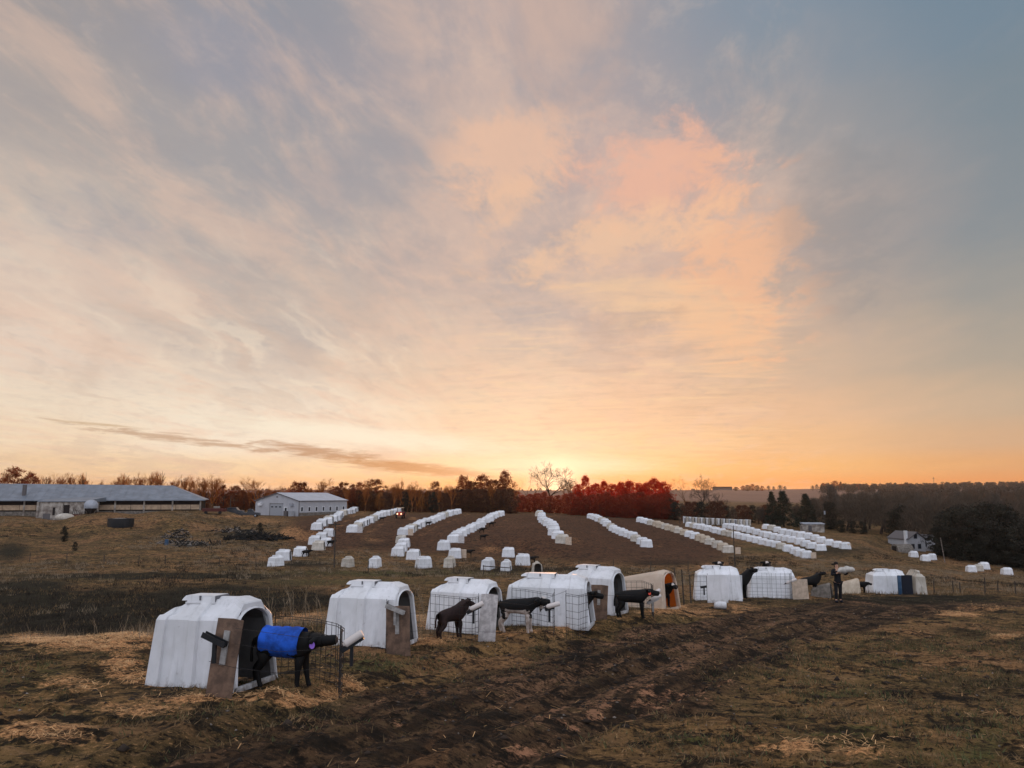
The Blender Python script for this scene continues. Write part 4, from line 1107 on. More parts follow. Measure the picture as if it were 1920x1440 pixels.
    so_.location = (p.x+.22, p.y-.36, p.z+1.42); tag(so_, 'pale feed sack in the arms of the woman', 'sack')
    for v in so_.data.vertices: pass
person()

# ------------------------------------------------------------------ fences, poles
def pole(label, px, Y, h, r=.11, arm=False, box=False, lean=0., mat='post_wood', name='utility_pole', group=None):
    p = ground(px, Y); t = thing(name, label, 'pole', (p.x, p.y, p.z-.3), 0, group, (0, R(lean)))
    MB().tube((0, 0, 0), (0, 0, h+.3), r, r*.7, 10).build('pole', mat, t)
    if arm: MB().box(-.55, -.05, h-.15, .55, .05, h+.0).build('crossarm', mat, t)
    if box:
        MB().tube((.32, 0, h*.72), (.32, 0, h*.86), .2, .2, 12).build('transformer', 'tin_grey', t)
    return t
pole('thin dark pole with short crossarm among the left meadow hutches', 626.5, 92, 5.3, .09, arm=True)
pole('thin weathered pole above the white panel hutch', 1378, 88, 4.7, .07)
pole('utility pole with transformer at the edge of the wood', 1546, 212, 6.8, .13, box=True)
pole('leaning pale pole in front of the white house', 1772, 165, 5.2, .10, lean=-6, mat='debris')
pole('wooden pole left of the grey metal building', 431, 188, 4.6, .12)
pm = ground(1752, 1150)
t = thing('radio_mast', 'thin radio mast on the right-hand ridge', 'mast', pm); MB().tube((0, 0, -2), (0, 0, 19), .35, .2, 6).build('mast_pole', 'trim_dark', t); MB().box(-1.2, -.3, 16.5, 1.2, .3, 17.3).build('antenna', 'trim_dark', t)
def fence(label, posts, h, name='wire_fence', r=.05, nw=3, grp=None):
    P = [ground(px, Y) for px, Y in posts]; t = thing(name, label, 'fence', P[0], 0, grp)
    for p in P:
        q = p-P[0]; hh = h*rnd.uniform(.85, 1.15); MB().tube(q+Vector((0, 0, -.3)), q+Vector((rnd.uniform(-.08, .08), 0, hh)), r, r*.8, 6).build('post', 'post_wood', t)
    m = MB()
    for k in range(nw):
        z = h*(.35+.55*k/max(1, nw-1)); pts = []
        for a, b in zip(P[:-1], P[1:]):
            pts += [a.lerp(b, f)-P[0]+Vector((0, 0, z-.06*math.sin(math.pi*f))) for f in (0, .33, .66)]
        pts.append(P[-1]-P[0]+Vector((0, 0, z))); m.path(pts, .006, 4)
    m.build('fence_wire', 'wire', t); return t
fence('long low wire fence crossing the meadow below the scattered hutches', [(-40,93),(55,92),(125,91),(195,90),(260,90),(310,90),(412,89),(480,88),(545,88),(600,88),(690,88),(782,88),(850,88),(906,87),(957,87),(1018,87),(1085,88),(1150,88),(1220,88),(1290,88)], 1.15)
fence('short leaning fence posts along the right-hand crest', [(1725,60),(1752,62),(1789,60),(1801,60),(1847,58),(1872,60),(1905,60),(1935,60)], 1.2, nw=2)
fence('short dark posts at the left of the white panel hutch', [(1270,29.5),(1283,30.2),(1296,31)], 1.2, nw=2, r=.03)
fence('fence with dark posts before the upright stored hutches', [(1275+i*9.5, 211-.3*i) for i in range(15)], 1.9, nw=4, r=.12)
# dark board rails fixed across two meadow hutches
m = MB(); a = ground(905, 87)+Vector((0, 0, 1.0)); b = ground(957, 87)+Vector((0, 0, .85)); m.tube(Vector((0, 0, 0)), b-a, .05, .05, 5); o = m.build('fence_rail', 'post_wood'); o.location = a; tag(o, 'dark wooden rail crossing the end-on hutch pair', 'rail')

# ------------------------------------------------------------------ buildings
def barn():
    x0 = -95.; Y0 = 168.; z0 = pt(300, 937, Y0)[2]-2.75
    xr = (378-960)/1464*Y0; t = thing('barn', 'long low livestock barn with blue-grey metal roof at the left', 'barn', (xr-xr*math.cos(R(18)), Y0-xr*math.sin(R(18)), z0), R(18))
    xl = (-120-960)/1464*Y0; W = 15.; eave = 2.75; rid = 6.0
    ov = .8
    ny = [(-ov, eave-.05), (W/2, rid), (W+ov, eave-.05)]
    xe = xr+ov; 
    m = MB()
    # hipped right end
    m.add([(xl, -ov, eave), (xe, -ov, eave), (xe, W+ov, eave), (xl, W+ov, eave), (xl, W/2, rid+.25), (xe-7.2, W/2, rid-.15)],
          [(0, 1, 5, 4), (1, 2, 5), (2, 3, 4, 5)])
    m.add([(xl, -ov, eave-.18), (xe, -ov, eave-.18), (xe, W+ov, eave-.18), (xl, W+ov, eave-.18)], [(0, 3, 2, 1)])
    m.box(xl, -ov-.03, eave-.2, xe+.03, -ov-.003, eave+.03)
    rf = m.build('roof', 'roof_metal', t)
    m = MB()
    for i in range(int((xe-xl)/1.5)):
        x = xl+i*1.5; m.tube((x, -ov, eave+.03), (min(x, xe-7.2) if x < xe-7.2 else x, W/2 if x < xe-7.2 else W/2*(xe-x)/7.2, (rid if x < xe-7.2 else eave+(rid-eave)*(xe-x)/7.2)+.06), .014, .014, 4)
    m.build('roof_seams', 'roof_metal', rf)
    MB().box(xl, .25, 0, xr, W, eave-.22).build('wall', 'barn_dark', t)
    m = MB(); x = xl
    while x < xr-.3:
        x1 = min(x+2.9, xr-.25); m.box(x+.04, -.06, .72, x1-.04, .10, 1.72); x = x1
    m.build('curtain', 'curtain', t)
    for k, x in enumerate(np.linspace(xl+2, xr-.1, 11)): MB().box(x-.15, -.15, -.4, x+.15, .12, eave-.22).build('post', 'whitewash', t)
    MB().box(xl, .0, -.8, xr, .24, .45).build('footing', 'stone', t)
    xw = (83-960)/1464*Y0; MB().box(xw-.25, 1.5, eave+.5, xw+.35, 2.3, eave+3.1).build('chimney', 'trim_dark', t)
    return t
barn()
def annex():
    Y0 = 154.5; p = ground(118, Y0); X0 = (75-960)/1464*Y0; X1 = (163-960)/1464*Y0
    t = thing('milk_house', 'small whitewashed block shed against the long barn', 'shed', (X0, Y0, p.z-.1)); L = X1-X0; h = 3.5
    MB().box(0, 0, -1, L, 5, h).build('wall', 'whitewash', t); MB().loft([[(-.2, -.25, h), (L+.2, -.25, h), (L+.2, -.25, h+.18), (-.2, -.25, h+.18)], [(-.2, 7.2, h+.003), (L+.2, 7.2, h+.003), (L+.2, 7.2, h+.9), (-.2, 7.2, h+.9)]]).build('roof', 'roof_metal', t)
    d = MB().box(2.85, -.06, .9, 3.3, -.004, 2.4).build('window', 'barn_dark', t); d = MB().box(5.0, -.06, .2, 6.1, -.004, 2.9).build('door', 'barn_dark', t)
    MB().box(4.8, -.12, .0, 4.98, -.004, 3.3).build('door_frame', 'stone', t); MB().box(1.0, -.05, -.2, 2.4, -.004, 1.2).build('hatch', 'trim_dark', t)
    MB().box(-.3, -.2, -1, .1, -.003, h).build('downpipe', 'whitewash', t)
    q = MB(); q.ell((6.0, -1.2, .55), 1.9, .7, .75, 16, 10); o = q.build('milk_tank', 'hutch_dirty', None, smooth=True); o.location = (X0, Y0, p.z-.1); tag(o, 'white horizontal tank lying before the whitewashed shed', 'tank')
    q = thing('feed_bin', 'grey feed bin with domed lid standing right of the whitewashed shed', 'feed bin', (X1+1.3, Y0-.5, p.z-.3)); n = 20
    R_ = 1.25
    MB().loft([[(r*math.cos(2*math.pi*i/n), r*math.sin(2*math.pi*i/n), z) for i in range(n)] for r, z in ((R_*.95, 2.45), (R_, 2.6), (R_, 3.4), (R_*.7, 3.85), (R_*.25, 4.1))]).build('bin_top', 'tin_grey', q, sharp=40)
    m = MB()
    for a in range(6): m.tube((1.1*math.cos(a*1.047), 1.1*math.sin(a*1.047), 0), (1.1*math.cos(a*1.047), 1.1*math.sin(a*1.047), 2.5), .09, .09, 6)
    m.build('stand', 'barn_dark', q); MB().loft([[(r*math.cos(2*math.pi*i/n), r*math.sin(2*math.pi*i/n), z) for i in range(n)] for r, z in ((.25, .8), (1.05, 2.44))]).build('hopper', 'barn_dark', q)
    q2 = thing('farm_implement', 'dark rusty farm implement between the whitewashed shed and the feed bin', 'implement', (X1-1.2, Y0-1., p.z-.2)); m = MB()
    for k in range(6): m.tube((-1+k*.35, 0, 0), (-.7+k*.3, .3, 2.4-.2*k), .06, .05, 5)
    m.build('tines', 'barn_dark', q2); MB().box(-1.2, -.1, .9, 1.2, .2, 1.2).build('frame', 'rust_red', q2)
annex()
def metal_building():
    c = ground(560, 190); t = thing('metal_building', 'grey metal shop building with a low gable and garage door', 'building', (c.x, c.y, c.z-.1))
    ax = math.atan2(16., 8.2); t.rotation_euler = (0, 0, ax)     # +x runs along the side wall away, +y along the gable front to the left
    L, W, h, pk = 18., 14.3, 3.75, 5.65
    m = MB(); m.add([(0, 0, -1), (0, W, -1), (0, W, h), (0, W/2, pk), (0, 0, h), (L, 0, -1), (L, W, -1), (L, W, h), (L, W/2, pk), (L, 0, h)],
          [(0, 4, 3, 2, 1), (5, 6, 7, 8, 9), (0, 5, 9, 4), (1, 2, 7, 6)])
    m.build('wall', 'siding', t)
    r = MB()
    for s in (0, 1):
        y0 = -.3 if s == 0 else W+.3; z0 = h-.3*(pk-h)/(W/2)
        r.add([(-.3, y0, z0+.05), (L+.3, y0, z0+.05), (L+.3, W/2, pk+.05), (-.3, W/2, pk+.05), (-.3, y0, z0+.17), (L+.3, y0, z0+.17), (L+.3, W/2, pk+.17), (-.3, W/2, pk+.17)],
              [(0, 1, 2, 3), (4, 7, 6, 5), (0, 4, 5, 1), (0, 3, 7, 4), (1, 5, 6, 2)])
    rf = r.build('roof', 'siding_roof', t)
    k = MB()
    k.tube((-.33, -.3, h-.02), (-.33, W/2, pk+.08), .09, .09, 4); k.tube((-.33, W+.3, h-.02), (-.33, W/2, pk+.08), .09, .09, 4); k.tube((-.3, -.33, h+.02), (L+.3, -.33, h+.02), .08, .08, 4); k.tube((-.05, -.05, -.5), (-.05, -.05, h), .09, .09, 4)
    k.build('trim', 'trim_dark', t)
    d = MB().box(-.08, 5.3, -.3, -.004, 9.3, 3.0).build('garage_door', 'door_grey', t)
    for q in (6., 7.3, 8.6): MB().box(-.10, q-.35, 2.15, -.083, q+.35, 2.45).build('pane', 'glass_dark', d)
    MB().box(-.12, 5.1, 3.0, -.003, 9.5, 3.15).build('door_frame', 'trim_dark', t)
    MB().box(-.12, 9.3, -.3, -.003, 9.42, 3.0).build('door_frame', 'trim_dark', t)
    w_ = MB().box(-.10, 3.6, .2, -.003, 4.7, 2.3).build('door', 'hutch_plastic', t); MB().box(-.13, 3.85, 1.0, -.103, 4.45, 2.1).build('pane', 'glass_dark', w_)
    MB().box(-.6, 12., 2.6, -.003, 13., 3.3).build('vent_hood', 'hutch_plastic', t); MB().box(-.6, 1.8, 2.5, -.003, 2.7, 3.2).build('vent_hood', 'tin_grey', t); MB().box(-.06, 6.9, 4.6, -.003, 7.4, 4.9).build('gable_vent', 'trim_dark', t)
    for i in range(7):
        x = 1.+i*2.6; f = MB().box(x-.45, -.05, 1.1, x+.45, -.003, 2.4).build('window', 'hutch_plastic', t); MB().box(x-.3, -.08, 1.25, x+.3, -.053, 2.25).build('pane', 'glass_dark', f)
    MB().box(.1, -.25, -1, L, -.003, .95).build('stone_base', 'stone', t)
    for y, s, lab in ((1.6, 'door_grey', 'grey box unit on the ground at the shop corner'), (3.1, 'trim_dark', 'dark bin standing at the shop entrance')):
        M_ = t.rotation_euler.to_matrix(); q = c+M_ @ Vector((-.9, y, 0)); o = MB().box(-.45, -.5, -.1, .45, .5, 1.15).box(-.5, -.55, 1.15, .5, .55, 1.25).build('utility_box', s); o.location = q; o.rotation_euler = (0, 0, ax); tag(o, lab, 'box')
metal_building()
def car(label, px, Y, yaw, L=4.8, H=1.7, pickup=False, mat='car_dark', name='parked_car'):
    p = ground(px, Y); t = thing(name, label, 'pickup truck' if pickup else 'car', p, R(yaw)); W = 1.85
    prof = [(-L/2, .45), (-L/2, .95), (-L/2+.1, 1.0), (-L*.02 if pickup else -L/2+.5, 1.05), (-L*.0 if pickup else -L/2+.9, H-.05), (L*.16, H), (L*.27, 1.08), (L*.47, .98), (L/2, .8), (L/2, .42)]
    m = MB(); m.loft([[(x, y*W/2, z) if z < 1.1 else (x, y*W/2*.86, z) for x, z in prof] for y in (-1, 1)]); b = m.build('body', mat, t, sharp=30)
    gm = MB()
    for y in (-1, 1): gm.box(-L*.0 if pickup else -L/2+.95, y*W/2*.93-.01, 1.12, L*.17, y*W/2*.93+.01, H-.18)
    gm.build('window', 'glass_dark', t)
    for x in (-L*.32, L*.32):
        for y in (-1, 1):
            w_ = MB().tube((x, y*.80, .36), (x, y*.95, .36), .36, .36, 16).build('wheel', 'tyre', t); MB().tube((x, y*.951, .36), (x, y*.965, .36), .2, .2, 10).build('rim', 'tin_grey', w_)
    for y in (-.65, .65): MB().box(L/2-.02, y-.15, .68, L/2+.02, y+.15, .82).build('headlight', 'glass_dark', t)
    return t
car('dark pickup truck parked left of the grey metal building', 465, 182, 10, pickup=True, H=1.85, L=5.4)
car('black car parked left of the dark pickup truck', 437, 183, 5)
def tractor():
    p = ground(750, 178); t = thing('tractor', 'red tractor with lit headlights between the second and third rows', 'tractor', p, R(-88)); m = MB()
    m.loft([[(x, y*w_, z) for y, z in ((-1, .7), (1, .7), (1, zt), (.8, zt+.08), (-.8, zt+.08), (-1, zt))] for x, w_, zt in ((.2, .42, 1.45), (1.5, .38, 1.35), (1.75, .34, 1.2))]); m.build('hood', 'red_paint', t)
    m = MB(); m.box(-1.1, -.7, .8, .2, .7, 1.25); m.box(-1.3, -1.0, 1.2, -.3, -.62, 1.4); m.box(-1.3, .62, 1.2, -.3, 1.0, 1.4); m.build('body', 'red_paint', t)
    for x in (-1.0, .15):
        for y in (-.6, .6): MB().box(x-.04, y-.04, 1.25, x+.04, y+.04, 2.3).build('cab_post', 'trim_dark', t)
    MB().box(-1.2, -.8, 2.3, .35, .8, 2.45).build('roof', 'cab_tan', t)
    for x, y, r in ((-.8, .9, .75), (-.8, -.9, .75), (1.25, .65, .42), (1.25, -.65, .42)):
        w_ = MB().tube((x, y-.17, r), (x, y+.17, r), r, r, 20).build('wheel', 'tyre', t); MB().tube((x, y-.175, r), (x, y+.175, r), r*.5, r*.5, 12).build('rim', 'red_paint', w_)
    for y in (-.42, .42): MB().ell((1.77, y, 1.05), .05, .17, .17, 12, 8).build('headlight', 'lamp_lit', t, smooth=True)
    MB().tube((.9, .3, 1.4), (.9, .3, 2.2), .04, .04, 8).build('exhaust', 'trim_dark', t)
tractor()
def house():
    c = ground(1729, 190); t = thing('house', 'white house with a gable half hidden by the dark wood', 'house', (c.x, c.y, c.z-.3), R(8)); W, L, h, pk = 4.4, 8., 3.2, 4.7
    m = MB(); m.add([(-W/2-1.2, 0, -1), (W/2-1.2, 0, -1), (W/2-1.2, 0, h), (-1.2, 0, pk), (-W/2-1.2, 0, h), (-W/2-1.2, L, -1), (W/2-1.2, L, -1), (W/2-1.2, L, h), (-1.2, L, pk), (-W/2-1.2, L, h)], [(0, 1, 2, 3, 4), (5, 9, 8, 7, 6), (0, 4, 9, 5), (1, 6, 7, 2)])
    m.box(W/2-1.2, 2.5, -1, W/2+3.2, L, h+.6); m.build('wall', 'siding', t)
    r = MB()
    for s in (-1, 1):
        r.add([(s*(W/2+.35)-1.2, -.4, h-.15), (s*(W/2+.35)-1.2, L, h-.15), (-1.2, L, pk+.08), (-1.2, -.4, pk+.08), (s*(W/2+.35)-1.2, -.4, h+.02), (s*(W/2+.35)-1.2, L, h+.02), (-1.2, L, pk+.25), (-1.2, -.4, pk+.25)], [(0, 1, 2, 3), (4, 7, 6, 5), (0, 3, 7, 4), (1, 5, 6, 2), (0, 4, 5, 1)])
    r.box(W/2-1.15, 2.2, h+.603, W/2+3.4, L, h+.8); r.build('roof', 'trim_dark', t)
    for x, z in ((-2.3, .9), (-.6, .9), (-1.5, 3.3), (2.7, 1.2), (3.9, 2.9)):
        y = 0 if x < 1.4 else 2.5; f = MB().box(x-.45, y-.05, z, x+.45, y-.003, z+1.2).build('window', 'trim_dark', t); MB().box(x-.35, y-.08, z+.1, x+.35, y-.053, z+1.1).build('pane', 'glass_dark', f)
    MB().box(-3.9, .3, pk-2.6, -3.3, .9, pk+.5).build('chimney', 'hutch_plastic', t)
    c = ground(1692, 182); n = 18; q = thing('round_shed', 'dark dome-shaped shed left of the white house', 'shed', (c.x, c.y, c.z-.2))
    MB().loft([[(x, 2.0*math.cos(math.pi*i/n), 2.0*math.sin(math.pi*i/n)) for i in range(n+1)] for x in (-1.8, 1.8)], closed=False, cap=True).build('roof', 'stone', q, sharp=40)
    MB().box(-1.84, -1., 0, -1.82, 1., 1.5).build('door', 'barn_dark', q)
    c = ground(1527, 208); q = thing('small_shed', 'small pale shed left of the utility pole with transformer', 'shed', (c.x, c.y, c.z-.2), R(-6)); MB().box(-2.6, 0, -.5, 2.6, 3, 2.2).build('wall', 'whitewash', q); MB().loft([[(-2.8, -.2, 2.2), (2.8, -.2, 2.2), (2.8, -.2, 2.35), (-2.8, -.2, 2.35)], [(-2.8, 3.2, 2.203), (2.8, 3.2, 2.203), (2.8, 3.2, 2.6), (-2.8, 3.2, 2.6)]]).build('roof', 'tin_grey', q); MB().box(-1.5, -.05, 0, -.6, -.003, 1.9).build('door', 'trim_dark', q)
    c = ground(1510, 206); o = MB().box(-.8, 0, -.3, .8, 1.5, 1.5).box(-.9, -.1, 1.5, .9, 1.6, 1.62).build('crate', 'whitewash'); o.location = c; tag(o, 'pale crate left of the small shed', 'crate')
house()
for px, w_, Y, lab in ((1356, 34, 1300, 'long dark farm building on the distant ridge'), (1590, 16, 1180, 'dark farm building among the ridge trees')):
    c = ground(px, Y); t = thing('farm_building', lab, 'building', (c.x, c.y, c.z-1)); L = w_/F*Y
    MB().box(-L/2, 0, 0, L/2, 10, 4).build('wall', 'trim_dark', t); MB().loft([[(-L/2-.5, -.5, 4.003), (-L/2-.5, 5, 7), (-L/2-.5, 10.5, 4.003)], [(L/2+.5, -.5, 4.003), (L/2+.5, 5, 7), (L/2+.5, 10.5, 4.003)]]).build('roof', 'barn_dark', t)

# ------------------------------------------------------------------ trees
def grow(seed, h, spread=.55, up=.35, levels=5, kids=3, first=.3, r0=None, bend=.18, shrink=.72, twig=True):
    rg = random.Random(seed); trunk = MB(); br = MB(); r0 = r0 or h*.022
    L0 = h*first
    def limb(p, d, L_, r, lv, mb):
        n = 3 if lv < 3 else 2; q = p.copy(); dd = d.copy()
        stops = []
        for i in range(n):
            dd = (dd+Vector((rg.uniform(-1, 1), rg.uniform(-1, 1), rg.uniform(-.6, 1)*up))*bend).normalized()
            q2 = q+dd*(L_/n); ra = r*(1-.30*i/n); rb = r*(1-.30*(i+1)/n)
            mb.tube(q, q2, ra, rb, 6 if lv == 0 else (4 if lv < 3 else 3), cap=False); q = q2; stops.append((q.copy(), dd.copy(), rb))
        if lv >= levels: return
        k = kids+(1 if rg.random() < .4 else 0)
        for i in range(k):
            b = stops[-1] if i < 2 or lv == 0 else stops[rg.randrange(len(stops))]
            a = rg.uniform(0, 6.283); s = spread*rg.uniform(.6, 1.25)
            o = b[1].orthogonal().normalized(); o2 = b[1].cross(o); nd = (b[1]+(o*math.cos(a)+o2*math.sin(a))*s+Vector((0, 0, up*.35))).normalized()
            limb(b[0], nd, L_*shrink*rg.uniform(.75, 1.15), max(b[2]*.66, .012), lv+1, br)
    limb(Vector((0, 0, -.3)), Vector((rg.uniform(-.05, .05), 0, 1)), L0, r0, 0, trunk)
    return trunk, br
def leafy(seed, h, w_, n=4200, size=.26, clumps=110, base=.12, cone=False, hole=.0):
    rs = np.random.RandomState(seed)
    C_ = []
    while len(C_) < clumps:
        z = rs.rand(); a = rs.rand()*6.283
        if cone: rad = (1-z)**.85*(.55+.45*rs.rand()**.5)
        else: rad = math.sqrt(max(0, 1-(2*z-1)**2*.95))*(rs.rand()**.45)*(1.1-.35*z)
        rad *= (.8+.35*math.sin(a*3+seed)*math.sin(z*7+seed*2))
        C_.append((rad*w_/2*math.cos(a), rad*w_/2*math.sin(a), h*(base+(1-base)*z)))
    C_ = np.array(C_); cs = rs.rand(clumps)*.5+.5
    k = rs.randint(0, clumps, n); P = C_[k]+rs.randn(n, 3)*np.array([w_*.055, w_*.055, h*.035])*cs[k][:, None]
    u = rs.randn(n, 3); u /= np.linalg.norm(u, axis=1)[:, None]; v = np.cross(u, rs.randn(n, 3)); v /= np.linalg.norm(v, axis=1)[:, None]
    s = size*(.5+rs.rand(n))[:, None]
    if cone: u[:, 2] *= .4
    Vt = np.stack([P-u*s*.5, P+v*s*.35, P+u*s*.6, P-v*s*.35], 1).reshape(-1, 3)
    return npmesh('crown', Vt, np.arange(n*4).reshape(-1, 4))
def twigs(seed, h, w_, n=2600, base=.18, size=.9, r=.02, dome=True):
    rs = np.random.RandomState(seed); z = rs.rand(n)**.8; a = rs.rand(n)*6.283
    rad = np.sqrt(np.clip(1-(z*.98)**2, 0, 1))*(rs.rand(n)**.5)*(.78+.22*np.sin(a*4+seed))
    P = np.stack([rad*w_/2*np.cos(a), rad*w_/2*np.sin(a), h*(base+(1-base)*z)*.93*(.9+.1*np.sin(a*3+seed*1.3))], 1)
    d = P*np.array([1.2, 1.2, .35])/w_+np.array([0, 0, .75]); d += rs.randn(n, 3)*.38; d /= np.linalg.norm(d, axis=1)[:, None]
    o = np.cross(d, rs.randn(n, 3)); o /= np.linalg.norm(o, axis=1)[:, None]; L_ = (size*(.5+rs.rand(n)))[:, None]
    Vt = np.stack([P-o*r, P+o*r, P+d*L_], 1).reshape(-1, 3)
    return npmesh('twigs', Vt, np.arange(n*3).reshape(-1, 3))
PROTO = {}
def tproto(key, h, trunk, crown_meshes, tmat, cmats):
    PROTO[key] = (h, trunk, crown_meshes, tmat, cmats)
def mkbare(key, seed, h, tm, cm, **k):
    t_, b_ = grow(seed, h, **k); tm_ = t_.mesh('trunk', smooth=True); bm_ = b_.mesh('crown'); tm_.materials.append(MT[tm]); bm_.materials.append(MT[cm])
    zmax = max(v[2] for v in b_.v); PROTO[key] = (zmax, tm_, bm_)
def join_np(name, meshes, mats):
    Vs = []; Fs = []; mi = []; o = 0
    for k, me in enumerate(meshes):
        nv = len(me.vertices); a = np.zeros(nv*3, np.float32); me.vertices.foreach_get('co', a); Vs += [tuple(x) for x in a.reshape(-1, 3)]
        for p in me.polygons: Fs.append([i+o for i in p.vertices]); mi.append(k)
        o += nv
    me = bpy.data.meshes.new(name); me.from_pydata(Vs, [], Fs); me.update(); me.polygons.foreach_set('material_index', mi)
    for m_ in mats: me.materials.append(MT[m_])
    return me
def mkwood(key, seed, h, w_, tw=2600, tm='bark', bm='twig_brown', cm='twig_brown', r=.03, size=1., **k):
    t_, b_ = grow(seed, h, levels=3, kids=3, **k); zmax = max(v[2] for v in b_.v)
    tm_ = t_.mesh('trunk', smooth=True); tm_.materials.append(MT[tm])
    s = h/zmax
    for mesh in (b_,): mesh.v = [(v[0]*s, v[1]*s, v[2]*s) if True else v for v in mesh.v]
    tr = [(v[0]*s, v[1]*s, v[2]*s) for v in t_.v]; t_.v = tr; tm_ = t_.mesh('trunk', smooth=True); tm_.materials.append(MT[tm])
    me = join_np('crown', [b_.mesh('b'), twigs(seed+5, h, w_, tw, r=r, size=size)], [bm, cm]); PROTO[key] = (h, tm_, me)
def mkleaf(key, seed, h, w_, lm, tm='bark', n=3600, size=.3, cone=False, base=.1, clumps=110):
    n = int(n*1.9); size *= .70; clumps = int(clumps*1.3)
    m = MB(); m.tube((0, 0, -.3), (0, 0, h*.55), h*.022, h*.01, 7)
    for i in range(7):
        a = i*2.4; z = h*(.2+.08*i); m.tube((0, 0, z), (w_*.3*math.cos(a), w_*.3*math.sin(a), z+h*.1), h*.008, h*.003, 4)
    tm_ = m.mesh('trunk', smooth=True); tm_.materials.append(MT[tm]); c = leafy(seed, h, w_, n, size, clumps, base, cone); c.materials.append(MT[lm]); PROTO[key] = (h, tm_, c)
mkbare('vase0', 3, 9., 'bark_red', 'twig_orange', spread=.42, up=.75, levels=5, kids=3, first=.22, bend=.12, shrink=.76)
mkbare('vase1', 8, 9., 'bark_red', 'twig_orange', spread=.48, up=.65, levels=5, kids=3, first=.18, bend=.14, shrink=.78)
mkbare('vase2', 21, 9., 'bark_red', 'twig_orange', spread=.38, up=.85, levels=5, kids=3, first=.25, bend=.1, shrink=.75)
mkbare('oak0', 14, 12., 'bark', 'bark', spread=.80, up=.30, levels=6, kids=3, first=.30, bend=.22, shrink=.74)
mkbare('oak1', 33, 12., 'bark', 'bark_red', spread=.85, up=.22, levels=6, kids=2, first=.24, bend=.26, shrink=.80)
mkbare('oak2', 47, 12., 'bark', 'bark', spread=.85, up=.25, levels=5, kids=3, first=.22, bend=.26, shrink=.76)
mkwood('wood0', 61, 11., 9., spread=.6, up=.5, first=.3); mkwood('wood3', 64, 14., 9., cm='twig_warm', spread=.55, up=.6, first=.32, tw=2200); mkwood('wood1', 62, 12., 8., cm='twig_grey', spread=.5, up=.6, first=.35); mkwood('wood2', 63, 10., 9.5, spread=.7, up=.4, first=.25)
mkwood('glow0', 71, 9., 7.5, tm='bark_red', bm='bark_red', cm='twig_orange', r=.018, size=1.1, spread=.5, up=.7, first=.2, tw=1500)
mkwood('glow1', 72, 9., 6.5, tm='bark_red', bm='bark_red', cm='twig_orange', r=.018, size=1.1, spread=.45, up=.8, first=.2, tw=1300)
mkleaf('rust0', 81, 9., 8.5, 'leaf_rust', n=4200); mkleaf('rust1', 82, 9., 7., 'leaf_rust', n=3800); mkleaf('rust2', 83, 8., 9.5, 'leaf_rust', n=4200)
for q_ in (0, 1, 2): mkleaf('rcinder%d' % q_, 66+q_, 7., 9.2, 'leaf_glare_dim', base=.0, n=4600, clumps=150)
for q_ in (0, 1, 2): mkleaf('ember%d' % q_, 76+q_, 9., 8.5, 'leaf_glare_red', n=4600)
mkleaf('brown0', 84, 7., 9., 'leaf_brown', base=.02, n=4600, clumps=150); mkleaf('brown1', 85, 7.5, 8., 'leaf_brown', base=.02, n=4400, clumps=150); mkleaf('brown2', 86, 6., 9.5, 'leaf_brown', base=.0, n=4400, clumps=150)
mkleaf('cedar0', 91, 9., 6.4, 'leaf_cedar', cone=True, base=.04, n=5200, size=.36, clumps=120); mkleaf('cedar1', 92, 8., 7., 'leaf_cedar', cone=True, base=.05, n=4800, size=.36, clumps=90)
mkleaf('ragged0', 96, 9., 8.2, 'leaf_cedar', n=3600, clumps=60, base=.06); mkleaf('ragged1', 97, 9., 7.2, 'leaf_cedar', n=3200, clumps=46, base=.08)
mkleaf('cpine', 93, 9., 7., 'leaf_pine', cone=True, base=.04, n=5200, size=.36, clumps=110)
mkleaf('darkb', 95, 8., 8., 'wood_dark', base=.0, n=4200, size=.32, clumps=130)
def tree(key, label, px, Y, hpx=None, h=None, wx=1., name=None, group=None, rz=None, dz=0., lean=0.):
    H_, tm_, cm_ = PROTO[key]; p = ground(px, Y); h = h if h is not None else hpx/F*Y; s = h/H_
    nm = name or {'v': 'bare_tree', 'o': 'bare_tree', 'w': 'bare_tree', 'g': 'bare_tree', 'r': 'leafy_tree', 'e': 'leafy_tree', 'b': 'thicket_bush', 'c': 'cedar_tree', 'd': 'dark_bush'}[key[0]]
    t = thing(nm, label, 'bush' if 'bush' in nm else 'tree', (p.x, p.y, p.z+dz), rnd.uniform(0, 6.28) if rz is None else rz, group, (0, R(lean))); t.scale = (s*wx, s*wx, s)
    for n_, me in (('trunk', tm_), ('crown', cm_)):
        o = bpy.data.objects.new(n_, me); C.objects.link(o); o.parent = t
    return t
def top(px, Y, toppy):       # height so that the crown top reaches this row of the photo
    p = ground(px, Y); return pt(px, toppy, Y)[2]-p.z
def T_(key, label, px, Y, toppy, wx=1., **k):
    if key[:5] == 'cedar' and px < 960: key = {'cedar0': 'ragged0', 'cedar1': 'ragged1'}[key]; k.setdefault('name', 'cedar_tree')
    return tree(key, label, px, Y, h=top(px, Y, toppy), wx=wx, **k)
GB = 'bare trees behind the barn'; GL = 'trees along the far edge of the field'
T_('rust0', 'round rust-leaved tree behind the far left end of the barn', 22, 205, 878, 1.0, group=GB)
T_('rust1', 'second rust-leaved tree behind the left end of the barn', 52, 210, 888, .9, group=GB)
LAB = ['thin bare tree behind the barn roof, glowing orange in the low light']
